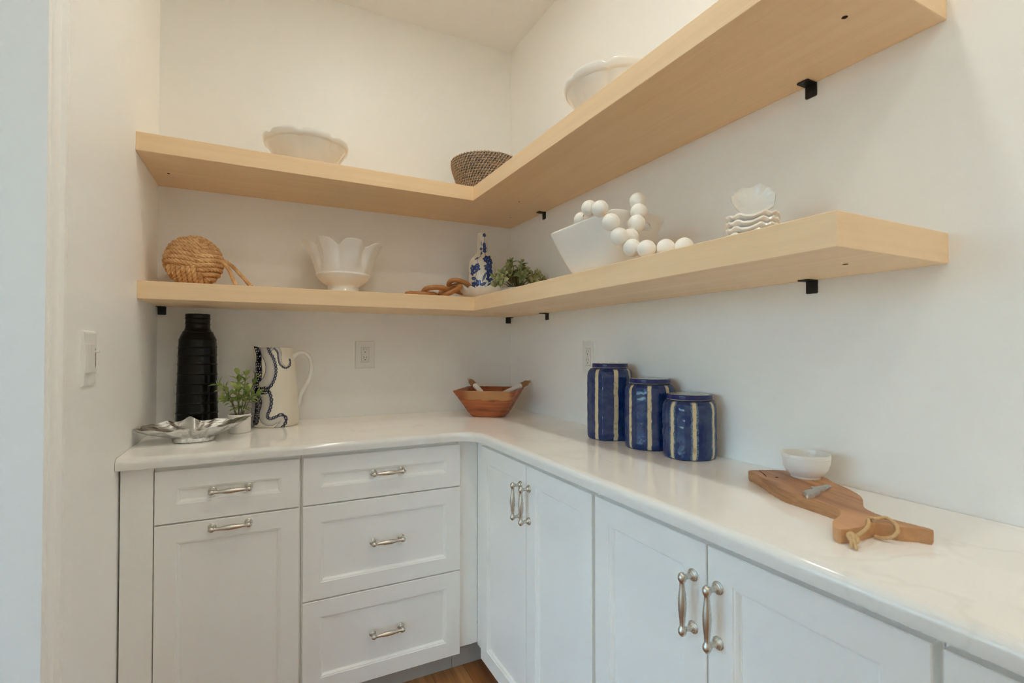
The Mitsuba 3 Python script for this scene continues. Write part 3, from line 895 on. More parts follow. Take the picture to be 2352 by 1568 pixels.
for turn in (0.0, PI, -2.0, 2.05):
    ang2 = (ang - turn + PI) % (2 * PI) - PI
    U = ang2 * np.maximum(rad, 0.03) * 1000 * np.where(v[:, 2] > 0.2, 0.9, 1.0)
    V = v[:, 2] * 1000
    if turn in (0.0, PI):
        stem([(28, 5), (30, 60), (20, 110), (24, 150), (14, 190), (10, 240), (12, 300)], 1.0)
        stem([(30, 40), (14, 55), (2, 75), (6, 100), (14, 108)], 1.0)
        stem([(-46, 5), (-44, 60), (-30, 110), (-22, 150), (-24, 180), (-8, 200), (-5, 240), (-6, 275)], 0.9)
        for a in ((27, 182, 17, 0.2), (33, 165, 15, 1.0), (30, 138, 16, 0.6), (36, 118, 15, 1.7), (34, 95, 14, 0.3), (10, 300, 8, 0), (9, 255, 8, 0.5), (12, 240, 9, 1.2), (10, 226, 8, 0.3), (-7, 235, 6, 1), (-26, 140, 13, 0.4), (-24, 152, 9, 1.4), (-52, 142, 13, 0.7), (-52, 122, 12, 0.2),
                  (-22, 72, 13, 0.5), (-14, 60, 12, 1.1), (-45, 66, 11, 0.1), (-46, 50, 9, 0.8), (-48, 12, 12, 0.3), (14, 182, 10, 0.8)):
            flower(*a)
        for a in ((8, 100, 20, 4, 1.2), (2, 66, 16, 5, 0.5), (-10, 42, 16, 4, 0.2), (-44, 94, 14, 6, -0.2), (16, 150, 10, 4, 0.1), (-34, 124, 9, 4, 1.0), (28, 60, 18, 4, 0.9), (-5, 8, 24, 9, 0.03), (20, 10, 14, 7, 0.2), (40, 60, 12, 4, 2.0), (-28, 186, 10, 3, 0.6), (-5, 212, 8, 3, 1.3), (-7, 262, 8, 2.2, 1.5)):
            leaf(*a)
    else:
        for j in range(16):
            hv = rng.uniform(10, 185)
            flower(rng.uniform(-30, 30), hv, rng.uniform(8, 14), rng.uniform(0, 3))
            leaf(rng.uniform(-30, 30), rng.uniform(8, 180), rng.uniform(8, 16), rng.uniform(3, 6), rng.uniform(0, 3))
put('body', m_, 'painted', k, smooth=True, color=np.clip(col, 0, 1))


def leaf_mesh(L, W, cup=0.25, curl=0.15, n=6, base=0.0):
    """a leaf from the origin along +x, face up, pointed at both ends"""
    t = np.linspace(0, 1, n + 1)
    w = W * np.sin(PI * np.clip(t * 0.94 + 0.04, 0, 1)) ** 0.85
    V, F = [], []
    for i, a in enumerate(t):
        zc = curl * L * (a - a * a * 1.6)
        for s in (-1, 0, 1):
            V.append([base + a * L, s * w[i], zc + abs(s) * cup * w[i]])
    for i in range(n):
        for s in (0, 1):
            a = i * 3 + s
            F += [[a, a + 3, a + 4], [a, a + 4, a + 1]]
    return TM(V, F)


# succulent
k = thing('succulent_plant', 'bushy grey-green succulent in a low grey pot next to the blue bottle', 'plant')
SC = np.array([-0.175, -0.408, L1])
put('pot', lathe([(0.050, 0), (0.056, 0.003), (0.063, 0.026), (0.065, 0.038), (0.061, 0.040), (0.057, 0.034), (0.03, 0.030), (0.002, 0.030)], 48, SC), 'pot_grey', k, smooth=40)
put('soil', lathe([(0.0565, 0.030), (0.052, 0.035), (0.002, 0.038)], 32, SC), 'soil', k, smooth=40)
LV = [mikit.ply(leaf_mesh(0.032, 0.0108, 0.35, 0.15), c, smooth=True) for c in ('sage_a', 'sage_b', 'sage_c')]
rng = np.random.default_rng(21)
tips = []
for j in range(32):
    th = j * 2.39996 + rng.uniform(-0.3, 0.3)
    el = math.asin(min(0.97, -0.12 + 1.10 * ((j + 0.5) / 32) ** 0.9))
    L = rng.uniform(0.066, 0.086) * (1.0 + 0.45 * (math.sin(el) < 0.42)) + 0.012 * (math.sin(el) > 0.9)
    d = np.array([math.cos(th) * math.cos(el), math.sin(th) * math.cos(el), math.sin(el)])
    tip = SC + (0, 0, 0.060) + d * L
    tip[2] = max(tip[2], L1 + 0.048)
    tip[0] = min(tip[0], -0.035)
    tips.append((tip, d))
tips.append((SC + (-0.015, 0.02, 0.160), np.array([0, 0, 1.0])))
st = []
cnt = 0
for tip, d in tips:
    st.append(tube(spline([SC + (d[0] * 0.012, d[1] * 0.012, 0.034), SC + (0, 0, 0.060) + (tip - SC - (0, 0, 0.060)) * 0.6 + (0, 0, 0.006), tip], 6), 0.0016, 5))
    for lev in range(3):
        nl = 3
        for q in range(nl):
            if cnt >= 300: break
            phi = 2 * PI * q / nl + lev * 1.05 + rng.uniform(-0.3, 0.3)
            x1, y1, z1 = look_from(d)
            out_ = math.cos(phi) * x1 + math.sin(phi) * y1
            tilt = (0.20, 0.55, 1.0)[lev] + rng.uniform(-0.15, 0.25)
            dirv = math.cos(tilt) * out_ + math.sin(tilt) * z1
            up_ = -math.sin(tilt) * out_ + math.cos(tilt) * z1
            side = np.cross(up_, dirv)
            s = rng.uniform(0.78, 1.12) * (1.0, 0.92, 0.66)[lev]
            pos = tip - d * (0.024, 0.011, 0.0)[lev]
            if (pos + dirv * 0.03 * s)[0] > -0.006: continue
            M = frame(pos, dirv * s, side * s, up_ * s)
            put('leaf', {**LV[int(rng.choice([0, 0, 1, 1, 2]))], 'to_world': T(M.tolist())}, None, k)
            cnt += 1
put('stems', cat(st), 'stem', k, smooth=60, kind='stuff')

# wooden chain
k = thing('wooden_chain', 'chain of carved brown wooden links lying against the wavy plate on the lower shelf', 'chain')


def link(c, ax, bx, La, Wa, r=0.0108):
    """an oval link round c in the plane of the unit vectors ax (long) and bx"""
    t = np.linspace(0, 2 * PI, 49)[:-1]
    ax, bx = np.asarray(ax, float), np.asarray(bx, float)
    ax /= np.linalg.norm(ax); bx -= (bx @ ax) * ax; bx /= np.linalg.norm(bx)
    P = np.asarray(c) + (La * np.sign(np.cos(t)) * np.abs(np.cos(t)) ** 0.85)[:, None] * ax + (Wa * np.sign(np.sin(t)) * np.abs(np.sin(t)) ** 0.9)[:, None] * bx
    return tube(P, r, 12, True, up=np.cross(ax, bx))


ZL = L1 + 0.0095
for c, a, b, la, wa in (((-0.552, -0.250, ZL + 0.002), (1, -0.20, 0.0), (0.25, 1, 0.03), 0.058, 0.032),
                        ((-0.494, -0.268, ZL + 0.016), (1, 0.10, 0.02), (-0.05, 1, -0.50), 0.052, 0.031),
                        ((-0.424, -0.262, ZL + 0.027), (1, 0.10, 0.52), (-0.10, 1, 0.30), 0.047, 0.031),
                        ((-0.376, -0.245, ZL + 0.046), (1, 0.0, -0.30), (0.0, 1, -0.80), 0.049, 0.031)):
    m = link(c, a, b, la, wa)
    dz = m.vertices[:, 2].min() - L1
    if dz < 0: m.apply_translation((0, 0, -dz))
    put('link', m, 'chain_wood', k, smooth=60)

# large handled bowl
k = thing('handled_bowl', 'large white rectangular bowl with cut-out handles on the lower shelf by the beads', 'bowl')


def rrect(cx, cy, hx, hy, r, z, n=9):
    pts = []
    for sx, sy, a0 in ((1, 1, 0), (-1, 1, 90), (-1, -1, 180), (1, -1, 270)):
        pts.append(arc(cx + sx * (hx - r), cy + sy * (hy - r), r, a0, a0 + 90, n))
    p = np.concatenate(pts)
    return np.column_stack([p, np.full(len(p), z)])


HBc = np.array([-0.228, -1.088])


HH = 0.143


def hb(inset, zs):
    out = []
    for h in zs:
        u = h / HH
        hx = 0.046 + (0.112 - 0.046) * u ** 0.70 - inset
        hy = 0.100 + (0.163 - 0.100) * u ** 0.75 - inset
        L = rrect(HBc[0], HBc[1], hx, hy, min(0.050, hx * 0.92), L1 + h, 16)
        yy = np.abs(L[:, 1] - HBc[1]) / hy
        L[:, 2] += 0.010 * max(0, u - 0.55) / 0.45 * ss(0.80, 0.97, yy)
        out.append(L)
    return out


import manifold3d as mf
zs = np.linspace(0, HH, 16)
outer = hb(0.0, zs); inner = hb(0.006, np.linspace(0.010, HH, 14))
lipo = [outer[-1] + (0, 0, 0.003)]
seqs = [outer[0] * [1, 1, 1]] + outer + [(outer[-1] * 0.5 + inner[-1] * 0.5) + (0, 0, 0.0045)] + inner[::-1]
hbm = loops(seqs)
hbm.merge_vertices(); hbm.remove_unreferenced_vertices()
try:
    A = mf.Manifold(mf.Mesh(np.asarray(hbm.vertices, np.float32), np.asarray(hbm.faces, np.uint32)))
    slot = mf.Manifold.batch_hull([mf.Manifold.cylinder(0.5, 0.0110, 0.0110, 24, True).rotate([90, 0, 0]).translate([HBc[0] + s * 0.034, HBc[1], L1 + HH - 0.022]) for s in (-1, 1)])
    Bm = A - slot
    hbm = Bm if Bm.num_tri() > 50 else hbm
except Exception:
    pass
put('bowl', hbm, 'white_glaze', k, smooth=50)


def ray(u, v):
    """direction from the photographer's standpoint, only used to read positions off the plan"""
    right = np.array([math.cos(YAW), -math.sin(YAW), 0]); up = np.cross(right, FWD)
    return FWD + (u - 1176) / 1144.14 * right - (v - 784) / 1144.14 * up


# garland of wooden beads
k = thing('bead_garland', 'garland of round white wooden beads draped over the handled bowl', 'garland')
BEADS = [(-0.290, -1.052, 1.588), (-0.312, -1.090, 1.600), (-0.338, -1.166, 1.6115), (-0.360, -1.2455, 1.5870), (-0.3645, -1.2965, 1.5395), (-0.3531, -1.3149, 1.5003), (-0.3318, -1.3391, 1.4692), (-0.3239, -1.3820, 1.4592), (-0.2899, -1.4108, 1.4592), (-0.2622, -1.4419, 1.4592)]
BEADS2 = [(-0.262, -1.2805, 1.6120), (-0.2724, -1.2956, 1.5767), (-0.2938, -1.3117, 1.5408), (-0.3165, -1.3129, 1.5022)]
bead = mikit.ply(lathe([(0.0035, -0.0220)] + [(0.0223 * math.cos(t), 0.0223 * math.sin(t)) for t in np.linspace(-1.40, 1.40, 21)] + [(0.0035, 0.0220)], 36), 'bead_wood', smooth=40)
for chain in (BEADS, BEADS2):
    P = np.array(chain)
    tg = np.gradient(P, axis=0)
    put('string', tube(spline(P, 60), 0.0016, 6), 'cord', k, smooth=60)
    for q, d in zip(P, tg):
        x1, y1, z1 = look_from(d)
        put('bead', {**bead, 'to_world': T(frame(q, x1, y1, z1).tolist())}, None, k)

# shell dishes


def shell_dish(seed, R=0.052, depth=0.014, th=0.0028):
    r = np.random.default_rng(seed)
    ph = r.uniform(0, 2 * PI, 6)
    n, m = 96, 10

    def rim(t):
        return R * (1 + 0.10 * np.cos(t + 0.6) + 0.05 * np.cos(2 * t + ph[0]) + 0.035 * np.cos(3 * t + ph[1]) + 0.022 * np.cos(7 * t + ph[2]) + 0.016 * np.cos(11 * t + ph[3]))

    def rz(t):
        return 0.0035 * np.cos(3 * t + ph[4]) + 0.0022 * np.cos(7 * t + ph[5]) + 0.0012 * np.cos(13 * t)
    seq = [(0.25, 0), (0.45, 0.04), (0.65, 0.20), (0.82, 0.50), (0.94, 0.83), (1.0, 1.0)]
    full = [(f, h, 0) for f, h in seq] + [(1.0, 1.0 + 0.5 * th / depth, 1)] + [(f, h, 1) for f, h in seq[::-1]]

    def fn(t, i):
        f, h, top = full[i]
        return rim(t) * f * (1 - 0.02 * top), depth * h + th * top + rz(t) * f ** 4 + 0.0008 * np.cos(16 * t) * f ** 2 + 0.004
    return grid_lathe(fn, len(full), n)


DC = np.array([-0.194, -1.583])
sh = shell_dish(3)
zb0 = sh.vertices[:, 2].min()
for i in range(5):
    kk = thing('shell_dish', ('small white oyster-shell dish at the bottom of the stack on the lower shelf', 'small white oyster-shell dish, second from the bottom of the stack', 'small white oyster-shell dish in the middle of the stack',
                              'small white oyster-shell dish just below the top rim of the stack', 'small white oyster-shell dish topmost of the flat stack, under the upright one')[i], 'dish')
    q = xf(sh, rotz(2.3 + 0.10 * i)); q.apply_translation((DC[0], DC[1], L1 - zb0 + 0.0128 * i))
    put('dish', q, 'white_glaze', kk, smooth=50)
kk = thing('shell_dish', 'white oyster-shell dish leaning upright on top of the dish stack', 'dish')
q = shell_dish(8, 0.042, 0.013)
nv = np.array([-0.72, -0.60, 0.42]); nv /= np.linalg.norm(nv)
x1, y1, z1 = look_from(nv, 0.6)
q.apply_transform(frame((DC[0] + 0.006, DC[1] + 0.016, 0), x1, y1, z1))
q.apply_translation((0, 0, L1 + 0.066 - q.vertices[:, 2].min()))
put('dish', q, 'pearl_glaze', kk, smooth=50)

# ------------------------------------------------------------------ things on the countertop
# black vase
k = thing('ribbed_vase', 'tall glossy black bottle vase with thin raised rings beside the left wall', 'vase')
VC = np.array([-1.371, -0.095, CT])
hh = 0.434
base = [(0.064, 0.0), (0.0685, 0.004), (0.0695, 0.02), (0.0672, 0.10), (0.0650, 0.20), (0.0628, 0.29), (0.0612, 0.334), (0.0590, 0.345), (0.052, 0.360), (0.0445, 0.371), (0.0412, 0.380), (0.0402, 0.392), (0.0402, 0.424), (0.0410, 0.431), (0.0395, 0.434), (0.036, 0.433), (0.033, 0.41), (0.033, 0.39), (0.050, 0.33)]
pf = resample(base, 0.003)
rings = [0.026, 0.063, 0.100, 0.136, 0.172, 0.208, 0.244, 0.277, 0.308, 0.338, 0.366, 0.395, 0.4165]
top_i = int(np.argmax(pf[:, 1]))
fine = []
for i, (r, z) in enumerate(pf):
    fine.append((r, z, i <= top_i))
# add ring crests
ringpts = []
oi = [(r, z) for r, z, o in fine if o]
zz = np.array([z for r, z in oi]); rr_ = np.array([r for r, z in oi])
zs_all = np.unique(np.concatenate([zz] + [[z - 0.003, z - 0.0016, z, z + 0.0016, z + 0.003] for z in rings]))
order = np.argsort(zz)
ro = np.interp(zs_all, zz[order], rr_[order])
rng = np.random.default_rng(7)
tilt = rng.uniform(-0.0030, 0.0030, len(rings)); tph = rng.uniform(0, 6.28, len(rings))
OUT = list(zip(ro, zs_all)); INN = [(r, z) for r, z, o in fine if not o]


def vase_fn(th, i):
    if i < len(OUT):
        r, z = OUT[i]
        b = 0 * th
        for zr, a, p in zip(rings, tilt, tph):
            b = b + 0.0027 * np.exp(-((z - zr - a * np.sin(th + p)) / 0.0017) ** 2)
        return r + b, z + 0 * th
    r, z = INN[i - len(OUT)]
    return r + 0 * th, z + 0 * th


put('body', grid_lathe(vase_fn, len(OUT) + len(INN), 96, VC), 'black_glaze', k, smooth=True)

# pewter leaf dish
k = thing('leaf_dish', 'silver leaf-shaped footed dish in front of the black vase', 'dish')
PC = np.array([-1.352, -0.372, CT])
seq = [(0.0, 0.0, 0), (0.36, 0.0, 0), (0.40, 0.003, 0), (0.405, 0.010, 0), (0.43, 0.0175, 0.05), (0.60, 0.0225, 0.4), (0.80, 0.030, 0.8), (0.93, 0.0385, 0.95), (1.0, 0.0455, 1.0)]
full = seq + [(1.0, 0.0480, 1.0)] + [(0.93, 0.0425, 0.95), (0.80, 0.0350, 0.8), (0.62, 0.0290, 0.4), (0.42, 0.026, 0.1), (0.2, 0.022, 0), (0.02, 0.021, 0)]


def leafdish(th, i):
    f, z, w = full[i]
    c, s = np.cos(th), np.sin(th)
    rimr = 0.080 + 0.078 * np.abs(c) ** 2.2 + 0.006 * np.cos(5 * th + 1) + 0.005 * np.cos(9 * th + 0.4) + 0.003 * np.cos(17 * th)
    rimr = np.where(s > 0, rimr + 0.012 * np.exp(-((th - 1.9) / 0.35) ** 2), rimr - 0.006 * np.abs(s))
    foot = 0.150 * (1 - 0.22 * s ** 2)
    r = foot * f if i < 4 or i > len(full) - 3 else f * rimr * w ** 0.3 + foot * f * (1 - w ** 0.3) if w > 0 else foot * f
    lift = 0.024 * np.maximum(c, 0) ** 5 + 0.006 * np.maximum(-c, 0) ** 6 + 0.020 * np.exp(-((th - 1.75) / 0.28) ** 2) + 0.012 * np.exp(-((th - 2.35) / 0.25) ** 2) + 0.010 * np.exp(-((th - 1.1) / 0.3) ** 2)
    wob = 0.0022 * np.cos(7 * th) + 0.0014 * np.cos(13 * th + 1) + 0.0008 * np.cos(23 * th + 2)
    return r, z + w ** 1.5 * (lift + wob)


put('dish', grid_lathe(leafdish, len(full), 220, PC), 'pewter', k, smooth=50)

# small potted plant
k = thing('potted_plant', 'small green leafy plant in a round white pot between the black vase and the pitcher', 'plant')
QC = np.array([-1.226, -0.252, CT])
put('pot', lathe([(0.031, 0), (0.034, 0.0015), (0.0365, 0.006), (0.0370, 0.040), (0.0372, 0.066), (0.0362, 0.0675), (0.0340, 0.0675), (0.0332, 0.064), (0.0332, 0.056), (0.002, 0.056)], 56, QC), 'white_matte', k, smooth=40)
put('soil', lathe([(0.0330, 0.056), (0.030, 0.0605), (0.002, 0.062)], 32, QC), 'soil', k, smooth=40)
PL = [mikit.ply(leaf_mesh(0.036, 0.0098, 0.30, 0.20), c, smooth=True) for c in ('leaf_a', 'leaf_b', 'leaf_c')]
rng = np.random.default_rng(3)
RT = np.array([math.cos(0.14), math.sin(0.14), 0]); BK = np.array([-math.sin(0.14), math.cos(0.14), 0])
for (a, b, h, bend) in ((-0.062, -0.012, 0.112, 0.02), (-0.040, 0.020, 0.098, 0.01), (-0.006, 0.0, 0.148, 0.0), (0.022, 0.018, 0.142, 0.0), (0.050, 0.0, 0.130, 0.01), (0.058, -0.020, 0.082, 0.02), (-0.015, -0.040, 0.100, 0.01), (0.018, -0.038, 0.090, 0.01), (-0.044, -0.02, 0.064, 0.02), (0.040, 0.030, 0.060, 0.02), (0.002, 0.035, 0.120, 0.0)):
    tip = QC + (0, 0, 0.060) + a * RT + b * BK + (0, 0, h)
    root = QC + (0, 0, 0.058) + 0.16 * (a * RT + b * BK)
    pts = spline([root, root * 0.55 + tip * 0.45 + (0, 0, bend), tip], 9)
    stm = put('stem', tube(pts, 0.0012, 5), 'stem', k, smooth=60)
    for j in (2, 4, 6, 7, 8):
        d = pts[min(j + 1, 8)] - pts[j - 1]; d /= np.linalg.norm(d)
        x1, y1, z1 = look_from(d, j * 1.57 + a * 30)
        for s_ in (1, -1):
            o = x1 * s_
            tl = 0.55 + 0.12 * (j - 5) + rng.uniform(-0.15, 0.2)
            dv = math.cos(tl) * o + math.sin(tl) * d
            up_ = -math.sin(tl) * o + math.cos(tl) * d
            s = rng.uniform(0.70, 1.0) * (0.70 if j <= 3 else 1.0)
            M = frame(pts[j], dv * s, np.cross(up_, dv) * s, up_ * s)
            put('leaf', {**PL[int(rng.choice([0, 0, 1, 1, 2]))], 'to_world': T(M.tolist())}, None, k)
        if j == 8:
            M = frame(pts[j], d * 0.75, np.cross(x1, d) * 0.75, x1 * 0.75)
            put('leaf', {**PL[1], 'to_world': T(M.tolist())}, None, k)

# pitcher with an octopus painted round it
k = thing('octopus_pitcher', 'tall cream pitcher painted with a dark blue octopus, right of the small plant', 'pitcher')
PCH = np.array([-1.105, -0.112, CT])
PH = 0.308
pf = resample([(0.080, 0), (0.0855, 0.002), (0.0875, 0.008), (0.0868, 0.03), (0.0830, 0.10), (0.0765, 0.18), (0.0690, 0.25), (0.0640, 0.290), (0.0632, 0.3065), (0.0622, 0.308), (0.0605, 0.3065), (0.061, 0.29), (0.066, 0.25), (0.073, 0.18), (0.080, 0.09), (0.082, 0.02)], 0.0022)
toward = math.atan2(CAM[1] - PCH[1], CAM[0] - PCH[0])
spout = PI + 0.10
PF = [tuple(q) for q in pf]


def pitch(th, i):
    r, z = PF[i]
    d = (th - spout + PI) % (2 * PI) - PI
    w = np.exp(-(d / 0.26) ** 2) * ss(0.225, 0.308, z)
    return r + 0.016 * w, z + 0.006 * w * (z > 0.30)


pm = grid_lathe(pitch, len(PF), 320, PCH)
v = pm.vertices - PCH
ang = (np.arctan2(v[:, 1], v[:, 0]) - toward + PI) % (2 * PI) - PI
rad = np.hypot(v[:, 0], v[:, 1])
outside = np.arange(len(v)) < int(np.argmax(pf[:, 1]) + 2) * 320
outside[-2:] = False
# drawing sheet: x to the right round the jug (0 = towards the room), y down from the rim, in units of 0.2435 mm
X = 1035 + np.sin(np.clip(ang, -PI / 2, PI / 2)) * rad / 0.000232 + np.where(np.abs(ang) > PI / 2, np.sign(ang) * (np.abs(ang) - PI / 2) * rad / 0.000232, 0)
Y = 125 + (PH - v[:, 2]) / 0.0002435
INK, GREY, PALE = srgb(28, 30, 48), srgb(126, 126, 150), srgb(190, 186, 184)
col = np.tile(srgb(232, 225, 208), (len(v), 1))


def tentacle(pts, w0, w1, fill, edge_side=0, suck=46.0, dark=0.0, dots=0):
    global col
    d, f, s, L = seg_dist(X, Y, spline(pts, 50))
    w = w0 + (w1 - w0) * f
    q = d / w
    inside = ss(1.04, 0.96, q)
    c = np.tile(np.asarray(fill), (len(X), 1))
    c = blend(c, GREY, ss(0.25, 0.9, q * (s * edge_side > 0)) * 0.8)
    c = blend(c, srgb(206, 200, 190), ss(0.85, 0.15, q) * (0.9 - dark))
    m = inside * outside
    col = col * (1 - m[:, None]) + c * m[:, None]
    rimm = ss(0.86, 0.97, q) * ss(1.08, 1.0, q) * outside * 0.9
    col = blend(col, INK, rimm)
    if edge_side:                               # a frill of suckers along one edge
        ph = (f * L / suck) % 1.0 - 0.5
        rr = np.hypot(ph * suck, (q - 1.0) * w) / (suck * 0.52)
        on = (s * edge_side > 0)
        col = blend(col, srgb(44, 45, 66), ss(1.15, 1.0, rr) * on * outside)
        col = blend(col, srgb(170, 168, 172), ss(0.42, 0.30, rr) * on * outside)
    if dots:
        gx, gy = (X + 9 * np.sin(Y / 41.0)) / dots + 0.5 * (np.floor(Y / (dots * 1.35)) % 2), Y / (dots * 1.35)
        cx_, cy_ = np.floor(gx), np.floor(gy)
        hsh = np.modf(np.abs(np.sin(cx_ * 12.9898 + cy_ * 78.233) * 43758.5453))[0]
        hs2 = np.modf(np.abs(np.sin(cx_ * 39.346 + cy_ * 11.135) * 24634.6345))[0]
        dd = np.hypot(gx - cx_ - 0.35 - 0.3 * hsh, (gy - cy_ - 0.35 - 0.3 * hs2))
        col = blend(col, srgb(225, 220, 215), ss(0.22, 0.12, dd - 0.14 * hsh) * (hs2 > 0.12) * ss(0.95, 0.8, q) * outside)


tentacle([(1040, 120), (1090, 190), (1100, 300), (1125, 390), (1190, 438), (1240, 410), (1250, 360), (1242, 325)], 34, 9, PALE, 1, 30)
tentacle([(930, 120), (960, 160), (1000, 120)], 26, 20, GREY, 0)
tentacle([(850, 110), (885, 220), (940, 330), (965, 450), (955, 560), (905, 670), (830, 730)], 62, 90, PALE, -1, 44)
tentacle([(690, 900), (700, 1040), (715, 1160), (690, 1270), (680, 1340)], 56, 46, GREY, 0, 40, 0.4, 26)
tentacle([(760, 830), (790, 960), (780, 1090), (765, 1200), (745, 1300)], 52, 40, INK, 0, 40, 0.8, 22)
tentacle([(870, 840), (905, 950), (895, 1060), (860, 1170), (880, 1260), (960, 1296), (1050, 1270), (1120, 1235), (1155, 1275), (1125, 1345), (1060, 1392)], 78, 40, PALE, -1, 48)
tentacle([(740, 120), (775, 220), (785, 330), (770, 460), (745, 600), (735, 740), (790, 800), (880, 800)], 34, 58, INK, 0, 40, 0.95, 30)
tentacle([(760, 420), (770, 520), (765, 620)], 66, 60, INK, 0, 40, 0.95, 30)
put('body', pm, 'painted_satin', k, smooth=True, color=np.clip(col, 0, 1))
hd = spline([PCH + (0.060, -0.012, 0.268), PCH + (0.082, -0.012, 0.286), PCH + (0.108, -0.012, 0.285), PCH + (0.127, -0.012, 0.262), PCH + (0.132, -0.012, 0.222), PCH + (0.123, -0.012, 0.180), PCH + (0.104, -0.012, 0.140), PCH + (0.090, -0.012, 0.108), PCH + (0.086, -0.012, 0.080), PCH + (0.081, -0.012, 0.068)], 46)
put('handle', tube(hd, np.interp(np.linspace(0, 1, 46), [0, 0.15, 0.5, 0.9, 1], [0.0105, 0.0088, 0.0080, 0.0080, 0.005]), 14, flat=1.35, up=(0, 1, 0)), 'cream_glaze', k, smooth=60)

# square wooden bowl and its servers
k = thing('wooden_bowl', 'square flared reddish wooden salad bowl on the counter in the corner', 'bowl')
WC = np.array([-0.220, -0.230, CT]); WE = np.array([0.807, -0.590, 0]); WN = np.array([0.590, 0.807, 0])
MW = frame(WC, WE, WN, (0, 0, 1))


def wsec(h, z, r, wob=0):
    L = rrect(0, 0, h, h, r, z, 7)
    return L


wo = [(0.070, 0.0, 0.034), (0.076, 0.003, 0.034), (0.092, 0.026, 0.032), (0.101, 0.046, 0.028), (0.128, 0.098, 0.014), (0.1395, 0.1185, 0.010), (0.1390, 0.1205, 0.010)]
wi = [(0.1320, 0.1205, 0.009), (0.1300, 0.1185, 0.010), (0.118, 0.096, 0.014), (0.092, 0.046, 0.018), (0.074, 0.018, 0.020), (0.05, 0.013, 0.020)]
put('bowl', xf(loops([wsec(*q) for q in wo + wi]), MW), 'acacia', k, smooth=25)


def server(tip, into, lab):
    kk = thing('salad_server', lab, 'salad server')
    tip, into = np.asarray(tip, float), np.asarray(into, float)
    L = np.linalg.norm(into - tip)
    x1, y1, z1 = look_from(tip - into)
    M = frame(into, x1, y1, z1)
    put('ferrule', xf(lathe([(0.004, 0.0), (0.0075, 0.01), (0.0105, L * 0.30), (0.0122, L - 0.068), (0.0122, L - 0.065)], 28), M), 'white_glaze', kk, smooth=40, label='white lower handle')
    put('grip', xf(lathe([(0.0122, L - 0.065), (0.0128, L - 0.062), (0.0134, L - 0.040), (0.0124, L - 0.022), (0.0090, L - 0.014), (0.0058, L - 0.0085), (0.0050, L - 0.006)], 28), M), 'server_wood', kk, smooth=40, label='brown wooden grip')
    put('knob', xf(lathe([(0.0040, L - 0.0065)] + [(0.0062 * math.cos(t), L + 0.0062 * math.sin(t)) for t in np.linspace(-1.1, 1.5, 10)], 20), M), 'nickel', kk, smooth=40, label='small round metal knob')


server((-0.2727, -0.100, CT + 0.1573), (-0.2540, -0.2600, CT + 0.088), 'salad server with a brown grip leaning on the left back rim of the wooden bowl')
server((-0.0150, -0.2320, CT + 0.1475), (-0.2500, -0.3050, CT + 0.080), 'salad server with a brown grip leaning on the right rim of the wooden bowl')

# blue striped canisters


